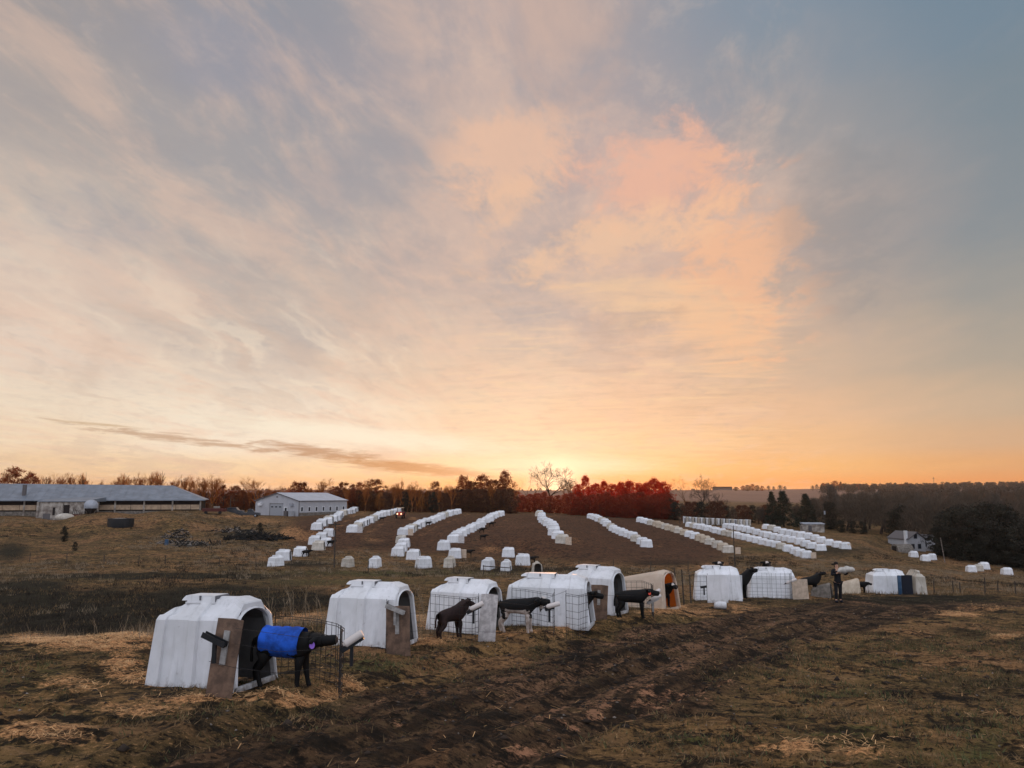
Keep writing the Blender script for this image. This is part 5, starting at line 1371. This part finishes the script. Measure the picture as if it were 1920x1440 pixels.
for i, (px, tp) in enumerate([(-12,886),(68,890),(84,884),(100,888),(116,886),(133,884),(148,886),(163,890),(178,896),(202,896),(214,892),(226,887),(238,886),(250,884),(262,886),(274,881),(288,882),(302,887),(316,892),(328,889),(340,893),(354,890),(366,893),(374,896)]):
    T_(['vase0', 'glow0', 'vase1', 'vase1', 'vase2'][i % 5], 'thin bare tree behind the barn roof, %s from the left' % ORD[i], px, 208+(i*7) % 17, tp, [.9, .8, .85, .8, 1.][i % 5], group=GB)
for i, px in enumerate(range(195, 640, 16)): T_(['brown0', 'brown1', 'brown2'][i % 3], 'low brown thicket bush behind the farm buildings, %s from left' % (ORD+['last but one', 'last'])[min(i, 27)], px, 236+(i*5) % 13, 926-(i*3) % 7, .9, group='thicket behind the buildings')
T_('vase1', 'fan-shaped bare tree just right of the barn', 396, 214, 887, 1.15, group=GL); T_('vase0', 'slender bare tree at the right end of the barn', 384, 216, 892, .9, group=GL)
T_('cedar1', 'ragged evergreen right of the barn, left one of two', 418, 216, 910, .9, group=GL); T_('cedar0', 'ragged evergreen above the wooden pole, right one of two', 438, 216, 911, 1., group=GL)
T_('cedar1', 'small evergreen at the left corner of the metal building', 457, 218, 922, 1., group=GL)
T_('vase1', 'wide rounded bare tree behind the left gable of the metal building', 482, 222, 892, 1.5, group=GL)
T_('vase2', 'faint bare tree behind the ridge of the metal building', 520, 226, 904, 1., group=GL)
T_('rust1', 'rust-coloured pine-like tree above the metal building roof', 551, 222, 905, 1.0, group=GL); T_('cedar1', 'evergreen with a drooping side above the metal building roof', 567, 224, 905, 1.1, group=GL)
T_('vase0', 'rounded bare tree above the right end of the metal building', 595, 222, 894, 1.35, group=GL)
for px, tp, k, wx, lab in [(628,912,'cedar0',1.2,'ragged evergreen just right of the metal building'),(642,905,'cedar1',1.1,'tall ragged evergreen right of the metal building'),(660,909,'rust1',.8,'rust tree between ragged evergreens right of the metal building'),
    (674,906,'rust2',.8,'rust tree above the leftmost long row'),(690,910,'glow1',1.,'golden bare tree above the leftmost long row'),(703,899,'cedar0',1.25,'tall evergreen between the two leftmost rows'),
    (728,905,'vase1',1.,'low bare tree above the second row'),(746,894,'vase2',1.,'tall thin bare tree above the tractor'),(764,900,'vase0',1.,'bare tree just right of the tractor'),(781,906,'vase1',1.,'low bare tree left of the small lone cedar'),
    (817,903,'cedar0',.7,'small cedar above the third row'),(800,910,'vase2',1.,'thin low bare tree left of the small cedar'),(838,908,'glow0',1.,'low golden bare tree left of the big dark bush'),
    (868,893,'rust0',.85,'bushy rust tree with a ragged top, left of three'),(905,893,'rust2',.85,'bushy rust tree, middle of three'),(884,903,'cedar1',1.3,'cedar between bushy rust trees'),(947,885,'rust1',.85,'bushy rust tree with a pointed top, right of three'),(930,900,'cedar0',1.4,'cedar left of the pointed rust tree')]:
    T_(k, lab, px, 228+(px*7) % 11, tp, wx, group=GL)
for i, px in enumerate(range(632, 965, 13)): T_(['brown1', 'brown0', 'darkb', 'brown2'][i % 4], 'low brown thicket bush along the left field edge, %s from left' % ORD[min(i, 25)], px, 232-(i*5) % 9+(4 if px < 800 else 0), 925-(i*7) % 8 if px < 850 else 918, .85, group='thicket along the left field edge')
for i, (px, tp) in enumerate([(392,890),(405,888),(412,900),(428,908),(446,912),(468,905),(497,902),(510,906),(530,902),(540,908),(578,900),(584,904),(606,898),(615,905),(636,908),(652,902),(668,900),(684,900),(712,902),(722,898),(736,900),(756,897),(772,904),(790,900),(808,905),(824,898),(832,904),(846,900),(856,898),(890,896),(918,894),(960,900)]):
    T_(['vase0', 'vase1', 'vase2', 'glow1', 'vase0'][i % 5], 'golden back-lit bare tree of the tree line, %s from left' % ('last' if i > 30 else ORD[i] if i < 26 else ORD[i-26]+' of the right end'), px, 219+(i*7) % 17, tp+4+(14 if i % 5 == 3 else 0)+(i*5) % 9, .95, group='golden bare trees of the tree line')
T_('oak0', 'big lone bare tree standing above the field in the sun glow', 1031, 248, 862, 1.2, name='bare_tree', group=GL, rz=.4)
T_('oak1', 'gnarled bare tree leaning left beside the big lone bare tree', 1006, 250, 886, 1.0, group=GL, rz=2.2, lean=-9)
T_('vase1', 'small bare tree right of the big lone bare tree', 1066, 252, 897, .9, group=GL); T_('ember1', 'pointed tree with red glow in its leaf colour, right of the big lone bare tree', 1098, 244, 894, .55, group=GL)
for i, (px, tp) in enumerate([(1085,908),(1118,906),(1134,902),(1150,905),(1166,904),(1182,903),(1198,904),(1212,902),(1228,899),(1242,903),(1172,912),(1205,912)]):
    T_(['ember0', 'ember2', 'ember1'][i % 3], 'bushy tree with red glow in its leaf colour, right of the sun glow, %s in its stand' % ORD[i], px, 236+(i*5) % 12, tp+(i*5) % 4, [.72, .95, .6, .85][i % 4], group='rust-red trees in the sun glow')
for i, px in enumerate(range(968, 1262, 13)): T_(['rcinder0', 'rcinder1', 'rcinder2'][i % 3], 'low thicket bush with dim red glow in its leaf colour, below the sun glow, %s from left' % ORD[min(i, 25)], px, (236 if px > 1060 else 250)-(i*5) % 9, (923 if px > 1040 else 922)+(i*7) % 9, .85, group='thicket below the sun glow')
T_('oak1', 'bare spreading tree right of the rust-red stand', 1287, 240, 889, .9, group=GL); T_('oak0', 'large bare spreading tree right of the glow-tinted stand', 1316, 243, 886, .85, group=GL, rz=1.9)
T_('oak2', 'low dark spreading tree with crooked limbs before the ridge field', 1345, 228, 920, 1.15, group=GL)
for i, px in enumerate(range(1255, 1450, 12)): T_(['brown1', 'darkb', 'wood0', 'brown0'][i % 4], 'low dark thicket bush behind the upright hutches, %s from left' % ORD[min(i, 25)], px, 232-(i*5) % 9, 934+(i*7) % 8+(px-1255)*.07, .9, group='thicket behind the stored hutches')
T_('cpine', 'dark cedar against the ridge field, left one of two', 1449, 215, 924, .85, group=GL); T_('cpine', 'dark cedar against the ridge field, right one of two', 1470, 215, 923, 1.2, group=GL); T_('cpine', 'dark pointed cedar above the small pale shed', 1513, 222, 928, 1.1, group=GL)
T_('wood1', 'brown bare tree rising above the utility pole', 1562, 250, 908, 1.0, group=GL)
# brown wood on the right-hand slope
rw = random.Random(4)
wood_n = 0; fi = 0
for Y in (222, 236, 252, 270, 292, 320, 352, 390, 435):
    step = 3.6/Y*1464*(.9 if Y < 300 else 1.); px = 1425+rw.uniform(0, step)
    while px < 1985:
        edge = np.interp(px, [1425, 1560, 1660, 1780, 1990], [225, 225, 212, 195, 175]); YY = Y
        if Y == 222: YY = edge
        if Y == 236: YY = edge+14
        okk = not (1430 < px < 1540 and Y > 300) and not (1400 < px < 1500 and Y > 260)
        if okk:
            q = ground(px, YY); tp = np.interp(px, [1425, 1500, 1560, 1700, 1990], [950, 943, 925, 922, 915]); hmax = max(5., pt(px, tp-2, YY)[2]-q.z)
            hh = min(rw.uniform(9, 14.5), hmax*rw.uniform(.85, 1.06))
            key = rw.choice(['wood0', 'wood1', 'wood2', 'wood3', 'wood2', 'wood3', 'darkb' if YY < 240 else 'wood1'])
            dark = key == 'darkb'
            tree(key, 'dark evergreen bush among the bare trees of the wood' if dark else ('bare brown tree at the front edge of the wood, %s from left' % ORD[min(fi, 25)] if Y == 222 else 'bare brown tree in the %s ranks of the wood, %s' % ('lower' if Y < 280 else 'middle' if Y < 360 else 'upper', 'left of the transformer pole' if px < 1546 else 'between transformer pole and white house' if px < 1680 else 'above the white house' if px < 1780 else 'near the right frame edge')), px, YY, h=hh*(.7 if dark else 1), wx=1.05, group='dark bushes of the wood' if dark else 'bare trees of the right-hand wood'); wood_n += 1; fi += (Y == 222)
        px += step*rw.uniform(1.2, 2.)
for px, Y in ((1764,184),(1790,178),(1810,172),(1835,176),(1862,168),(1885,170),(1910,165),(1935,160),(1770,182),(1855,180),(1900,180),(1925,175),(1578,214),(1600,212),(1618,210)):
    di_ = globals().get('di_', -1)+1; tree('darkb', 'dark evergreen bush at the foot of the brown wood, %s of them' % ORD[di_], px, Y, h=rw.uniform(8., 12.5) if px > 1780 else rw.uniform(5., 7.) if px > 1700 else 3.2, wx=1.1, group='dark bushes of the wood')
# far wood on the ridge: one mass
def far_wood():
    rs = np.random.RandomState(9); Vt = []; n = 0; P = []
    for k in range(900):
        px = rs.uniform(1540, 2050); Y = rs.uniform(480, 1500)**1.0
        if px < 1650 and Y < 900: continue
        p = ground(px, Y); P.append((p.x, p.y, p.z, rs.uniform(6, 10)))
    for k in range(260):
        px = rs.uniform(-100, 2000); Y = rs.uniform(1500, 1620); p = ground(px, Y)
        if 1380 < px < 1550: continue
        P.append((p.x, p.y, p.z-2, rs.uniform(3, 7)))
    P = np.array(P); m_ = 150; n = len(P)*m_; k = np.repeat(np.arange(len(P)), m_)
    h = P[k, 3]; z = rs.rand(n)**.7; a = rs.rand(n)*6.283; rad = np.sqrt(1-(z*.95)**2)*rs.rand(n)**.5*h*.5
    Q = np.stack([P[k, 0]+rad*np.cos(a), P[k, 1]+rad*np.sin(a), P[k, 2]+h*(.1+.9*z)], 1)
    u = rs.randn(n, 3); u /= np.linalg.norm(u, axis=1)[:, None]; v = np.cross(u, rs.randn(n, 3)); v /= np.linalg.norm(v, axis=1)[:, None]; s = (.35+rs.rand(n)*.6)[:, None]
    Vt = np.stack([Q-u*s, Q+v*s*.6, Q+u*s, Q-v*s*.6], 1).reshape(-1, 3)
    o = link('distant_wood', npmesh('distant_wood', Vt, np.arange(n*4).reshape(-1, 4)), 'wood_brown'); tag(o, 'brown wood running over the distant ridge', 'wood', kind='stuff')
far_wood()
for i, (px, hp, k) in enumerate([(1393,8,'rust2'),(1402,9,'brown0'),(1411,11,'rust0'),(1420,9,'brown1'),(1429,8,'rust2'),(1441,9,'wood0'),(1451,8,'wood1'),(1463,10,'wood2'),(1472,8,'wood0'),(1380,6,'brown2'),(1524,9,'wood0'),(1532,11,'wood1'),(1544,12,'rust1'),(1553,13,'wood2'),(1566,15,'rust0'),(1577,13,'cedar0'),(1586,12,'wood0'),(1602,9,'wood1'),(1612,10,'rust2'),(1626,9,'rust0'),(1634,8,'wood2'),(1658,9,'wood0'),(1664,8,'wood1'),(1690,10,'rust2'),(1700,11,'brown0'),(1711,9,'brown1')]):
    tree(k, 'tiny tree on the distant ridge line, %s of the line' % ORD[min(i, 25)], px, 1180, hpx=hp*1.15, wx=1.25, name='ridge_tree', group='tiny trees on the distant ridge')

# ------------------------------------------------------------------ clutter of the left pasture
def brush_pile(label, px, Y, w_, h, n, mat='debris', seed=1, name='brush_pile'):
    rs = random.Random(seed); p = ground(px, Y); m = MB()
    for i in range(n):
        a = rs.uniform(0, 6.28); r = rs.random()**.6*w_/2; c = Vector((r*math.cos(a), r*math.sin(a)*.5, rs.random()*h*(1-r/(w_/2))*.9)); d = Vector((rs.uniform(-1, 1), rs.uniform(-1, 1), rs.uniform(-.1, .7))).normalized()
        L_ = rs.uniform(.5, 1.6)*w_/6; rr = rs.uniform(.04, .13)*w_/6; m.tube(c-d*L_/2, c+d*L_/2, rr, rr*.5, 5, mi=0 if rs.random() < .45 else 1)
    o = m.build(name, [mat, 'brush_dark']); o.location = p; return tag(o, label, name.replace('_', ' '))
brush_pile('pile of bleached logs and roots, larger one in the left pasture', 333, 130, 5.5, 2.4, 110, seed=3)
brush_pile('flat spread of broken branches below the larger log pile', 330, 121, 7.5, .7, 90, seed=4)
brush_pile('long dark heap of rubble right of the log pile', 375, 117, 8., .5, 90, mat='stone', seed=5)
brush_pile('dark tangled brush heap left of the leftmost row', 470, 124, 8.5, 1.6, 240, mat='brush_dark', seed=6)
brush_pile('smaller dark brush heap beside the pale straw', 522, 128, 5.5, 1.1, 120, mat='brush_dark', seed=7)
brush_pile('scattered pale rubble above the dark brush heap', 440, 138, 9., .6, 50, mat='debris', seed=8)
tree('darkb', 'small dark shrub alone in the left pasture', 120, 125, h=2.3, wx=.7); tree('darkb', 'low dark shrub near the left pasture fence', 140, 106, h=1.2, wx=.8); tree('darkb', 'low dark shrub above the tangled heap', 487, 128, h=2.2, wx=.7)
p = ground(226, 140); t = thing('bale_feeder', 'round black bale feeder in the left pasture', 'bale feeder', p); n = 26
MB().loft([[(r*math.cos(2*math.pi*i/n), r*math.sin(2*math.pi*i/n)*.9, z) for i in range(n)] for r, z in ((2.1, -.1), (2.2, .5), (2.2, 1.5), (2.05, 1.5), (2.0, 1.2), (.1, 1.25))], cap=False).build('ring', 'black_plastic', t, sharp=40)
MB().ell((-.3, 0, 1.25), 1.5, 1.3, .35, 14, 8).build('hay', 'debris', t, smooth=True)
p = ground(402, 160); t = thing('wagon', 'low dark red flat wagon before the metal building', 'wagon', p, R(3)); MB().box(-2.2, -1, .5, 2.2, 1, 1.15).build('bed', 'rust_red', t)
for x in (-1.4, 1.4): MB().tube((x, -1.05, .32), (x, -.85, .32), .32, .32, 14).build('wheel', 'tyre', t)
for px, Y, lab in ((345,178,'dark round hay bale right of the barn end, left one'),(362,178,'dark round hay bale right of the barn end, right one'),(406,184,'pale covered heap beside the wooden pole')):
    p = ground(px, Y); m = MB(); m.tube((-.7, 0, .62), (.7, 0, .62), .68, .68, 18); o = m.build('hay_bale', 'brush_dark' if px < 400 else 'debris'); o.location = p; o.rotation_euler = (0, 0, R(20)); tag(o, lab, 'hay bale')
p = ground(312, 118); MBt = MB().tube((0, 0, 0), (0, 0, .9), .3, .28, 14); o = MBt.build('blue_drum', 'blue_barrel'); o.location = p; tag(o, 'small dark blue drum below the log piles', 'drum')

# tall dry weeds on the ditch edge
def weed(seed, h):
    rs = random.Random(seed); m = MB(); p = Vector((0, 0, -.1)); d = Vector((rs.uniform(-.2, .2), rs.uniform(-.1, .1), 1)).normalized(); k = 6
    for i in range(k):
        q = p+d*(h/k); m.tube(p, q, .009*(1-i/k)+.003, .009*(1-(i+1)/k)+.003, 4, cap=False)
        if i > 1:
            for _ in range(2):
                e = (d+Vector((rs.uniform(-1, 1), rs.uniform(-1, 1), rs.uniform(0, .5)))*.6).normalized(); m.tube(q, q+e*h*rs.uniform(.1, .25), .005, .002, 3, cap=False)
        p = q; d = (d+Vector((rs.uniform(-.15, .15), rs.uniform(-.15, .15), 0))).normalized()
    me = m.mesh('weed'); me.materials.append(MT['weed']); return me
WM = [weed(i, 1.) for i in range(5)]
spots = [(502,20.6,.9),(506,21,1.1),(512,20.8,.8),(545,21.5,1.),(552,21.2,1.2),(563,21.6,.9),(574,21.8,1.1),(583,22,1.),(592,22.2,.8),(608,22,.9),(525,21.4,.7),(538,21.8,.8),(600,22.5,.7),(792,24,.9),(798,24.5,1.),(803,24,.8),(786,24.4,.7),(780,24.2,.6),
  (175,18.2,.5),(186,18.4,.45),(230,18.6,.55),(262,18.9,.6),(278,19,.5),(120,18.2,.5),(60,18,.45),(290,19.2,.5),(955,27,.6),(1500,45,.7),(1185,32,.5),(1045,30,.5)]
for i, (px, Y, h) in enumerate(spots):
    p = ground(px, Y); o = bpy.data.objects.new('dry_weed', WM[i % 5]); C.objects.link(o); o.location = p; o.scale = (h,)*3; o.rotation_euler = (0, 0, i*1.3)
    tag(o, ('tall dry weed stalk between the two nearest hutches' if 500 <= px <= 610 else 'dry weed stalk just left of the third hutch' if 780 <= px <= 803 else 'short dry weed stalk on the ditch edge left of the nearest hutch' if px < 300 else 'single dry weed stalk rising behind the row, %s' % {955: 'by the white-legged calf', 1500: 'by the person', 1185: 'by the cream hutch', 1045: 'behind the long hutch'}[px]), 'weed', 'dry weed stalks on the ditch edge')

# ------------------------------------------------------------------ ground cover as stuff
def scatter(n, seed, y0, y1, px0=-60, px1=1980):
    rs = np.random.RandomState(seed); Y = np.exp(rs.uniform(math.log(y0), math.log(y1), n)*.35+.65*np.log(np.sqrt(rs.uniform(y0**2, y1**2, n)))); px = rs.uniform(px0, px1, n); X = (px-960)/1464*Y
    return X, Y, rs
def blades(name, label, X, Y, Z, rs, h, w_, mat, flat=False, lean=.5):
    n = len(X); a = rs.rand(n)*6.283; c = np.stack([np.cos(a), np.sin(a), np.zeros(n)], 1); P = np.stack([X, Y, Z], 1); hh = h*(.5+rs.rand(n))[:, None]; ww = w_*(.6+.8*rs.rand(n))[:, None]
    if flat:
        d = np.stack([-np.sin(a), np.cos(a), rs.uniform(-.25, .35, n)], 1); P = P+np.array([0, 0, .012])+np.stack([0*X, 0*X, rs.rand(n)*.035], 1)
        Vt = np.stack([P-d*hh-c*ww, P-d*hh+c*ww, P+d*hh+c*ww, P+d*hh-c*ww], 1).reshape(-1, 3); Fc = np.arange(n*4).reshape(-1, 4)
    else:
        b = rs.randn(n, 3)*lean; b[:, 2] = 1; b /= np.linalg.norm(b, axis=1)[:, None]
        P = P-np.array([0, 0, .01]); Vt = np.stack([P-c*ww, P+c*ww, P+b*hh], 1).reshape(-1, 3); Fc = np.arange(n*3).reshape(-1, 3)
    o = link(name, npmesh(name, Vt, Fc), mat); return tag(o, label, name.replace('_', ' '), kind='stuff')
X, Y, rs = scatter(420000, 21, 5.5, 40); Z = base_z(X, Y)+macro(X, Y); mud, straw, pale, green, ditch = cover(X, Y, Z); Z = Z+micro(X, Y)
cl = fbm(X*1.3, Y*1.3, 3)+.35*(fbm(X*6, Y*6, 2)-.5)
k = (rs.rand(len(X)) < np.clip((cl-.44)*5, 0, 1)*(1-.93*mud)*(1-straw)) & (rs.rand(len(X)) < .85)
gk = k & (rs.rand(len(X)) < .25+green*.8); dk = k & ~gk
blades('dry_grass', 'short matted brown grass over the foreground slope', X[dk], Y[dk], Z[dk], rs, .085, .008, 'grass_dry', lean=.9)
blades('green_grass', 'patches of dull green grass over the foreground', X[gk], Y[gk], Z[gk], rs, .075, .008, 'grass_green', lean=.8)
X, Y, rs = scatter(420000, 22, 5.5, 45); Z = base_z(X, Y)+macro(X, Y); mud, straw, pale, green, ditch = cover(X, Y, Z); Z = Z+micro(X, Y)+straw*.05
nz = fbm(X*1.7, Y*1.7, 3)
k = rs.rand(len(X)) < np.clip((straw-.35+(nz-.5)*.8)*1.6, 0, .9); k |= rs.rand(len(X)) < .004
blades('straw_litter', 'loose golden straw strewn around the hutches', X[k], Y[k], Z[k], rs, .055, .0034, 'straw', flat=True)
X, Y, rs = scatter(5200, 23, 5.5, 34); Z = base_z(X, Y)+macro(X, Y); mud, straw, pale, green, ditch = cover(X, Y, Z); Z = Z+micro(X, Y)
kk = rs.rand(len(X)) < .25+.5*mud
def clods(name, label, X, Y, Z, rs, s0, mat):
    n = len(X); u = np.array([(1,0,0),(-1,0,0),(0,1,0),(0,-1,0),(0,0,1),(0,0,-1)], float); S = (s0*(.4+rs.rand(n)**3*2.2))[:, None, None]*(1+.5*rs.randn(n, 6, 1)*.5); an = rs.rand(n)*6.28
    Vt = u[None]*S*np.array([1.2, 1., .6]); c, s = np.cos(an)[:, None], np.sin(an)[:, None]; Vx = Vt[..., 0]*c-Vt[..., 1]*s; Vy = Vt[..., 0]*s+Vt[..., 1]*c
    Vt = np.stack([Vx+X[:, None], Vy+Y[:, None], Vt[..., 2]+Z[:, None]+.006], -1).reshape(-1, 3)
    f = np.array([(0,2,4),(2,1,4),(1,3,4),(3,0,4),(2,0,5),(1,2,5),(3,1,5),(0,3,5)]); Fc = (np.arange(n)[:, None, None]*6+f[None]).reshape(-1, 3)
    return tag(link(name, npmesh(name, Vt, Fc, smooth=False), mat), label, name.replace('_', ' '), kind='stuff')
clods('dirt_clods', 'clods of dark earth scattered over the muddy track', X[kk], Y[kk], Z[kk], rs, .028, 'dirt_clod')
X, Y, rs = scatter(2200, 24, 6, 45); Z = surf(X, Y)
clods('pale_chips', 'pale chips and dry leaves scattered over the slope', X, Y, Z, rs, .012, 'debris')
# ditch and pasture rough grass
X, Y, rs = scatter(120000, 25, 15, 110, -60, 1980); Z = surf(X, Y); nz = fbm(X*.35, Y*.35, 4); k = (rs.rand(len(X)) < np.clip((nz-.46)*5, 0, 1)); pxx, pyy = project(X, Y, Z)
k &= (Y > 17+6*(pxx > 450)) & ~((pxx > 1150) & (Y < 40)) & ~((pxx>480)&(Y<26))
blades('rough_grass', 'rough tussocky grass of the ditch and lower meadow', X[k], Y[k], Z[k], rs, .20, .018, 'grass_dry', lean=.5)
def clumps(name, label, n, per, y0, y1, h, w_, mat, seed, keep):
    X, Y, rs = scatter(n, seed, y0, y1); Z = base_z(X, Y)+macro(X, Y); k = keep(X, Y, Z, rs); X, Y = X[k], Y[k]
    sz = .5+rs.rand(len(X))**2*1.3; X = np.repeat(X, per)+rs.randn(len(X)*per)*.28*np.repeat(sz, per); Y = np.repeat(Y, per)+rs.randn(len(Y)*per)*.28*np.repeat(sz, per); hs = np.repeat(sz, per)
    Z = surf(X, Y); n_ = len(X); a = rs.rand(n_)*6.283; c = np.stack([np.cos(a), np.sin(a), 0*a], 1); b = rs.randn(n_, 3)*.45; b[:, 2] = 1
    P = np.stack([X, Y, Z-.02], 1); hh = (h*hs*(.5+rs.rand(n_)))[:, None]; ww = w_*(.6+.8*rs.rand(n_))[:, None]
    Vt = np.stack([P-c*ww, P+c*ww, P+b*hh], 1).reshape(-1, 3); tag(link(name, npmesh(name, Vt, np.arange(n_*3).reshape(-1, 3)), mat), label, name.replace('_', ' '), kind='stuff')
def keep_p(X, Y, Z, rs):
    mud = cover(X, Y, Z)[0]; nz = fbm(X*.06, Y*.06, 4); px, py = project(X, Y, Z); return (rs.rand(len(X)) < np.clip((nz-.42)*6, 0, 1)) & (mud < .35) & ~((px < 640) & (Y > 165)) & ~((px > 1240) & (px < 1600) & (Y > 132))
clumps('dry_tussocks', 'tan tussocks of dead grass scattered over the pasture', 5200, 22, 45, 190, .26, .022, 'weed', 31, keep_p)
clumps('dark_weeds', 'dark patches of dead weeds over pasture and ditch', 5200, 22, 40, 190, .30, .024, 'dead_weed', 32, lambda X, Y, Z, rs: keep_p(X+300, Y, Z, rs) & (cover(X, Y, Z)[0] < .3) & ~((project(X, Y, Z)[0] > 1240) & (Y > 132) & (project(X, Y, Z)[0] < 1600)))
def keep_d(X, Y, Z, rs):
    px, py = project(X, Y, Z); return (cover(X, Y, Z)[4] > .3) & (py > 1085) & (px < 640)
clumps('ditch_weeds', 'dark rank weeds filling the ditch behind the straw bench', 3400, 26, 18.5, 70, .24, .014, 'dead_weed', 33, keep_d)
clumps('ditch_straw', 'pale grass tufts along the edge of the straw bench', 1500, 24, 16.5, 26, .20, .007, 'weed', 34, lambda X, Y, Z, rs: (project(X, Y, Z)[0] < 820) & (fbm(X*.4, Y*.4, 3) > .5) & (cover(X, Y, Z)[0] < .2))
print('trees in wood', wood_n, 'objects', len(bpy.data.objects))

# ------------------------------------------------------------------ air
hz = MB().box(-3500, -60, -60, 3500, 7100, 70).build('haze', [])
hm = bpy.data.materials.new('haze'); hm.use_nodes = True; hm.node_tree.nodes.clear()
pv = hm.node_tree.nodes.new('ShaderNodeVolumePrincipled'); pv.inputs['Density'].default_value = .00007; pv.inputs['Color'].default_value = (1., .92, .84, 1); pv.inputs['Anisotropy'].default_value = .6
om = hm.node_tree.nodes.new('ShaderNodeOutputMaterial'); hm.node_tree.links.new(pv.outputs[0], om.inputs['Volume']); hz.data.materials.append(hm)
tag(hz, 'thin warm evening haze over the whole farm', 'haze', kind='stuff')
SC.cycles.volume_bounces = 0
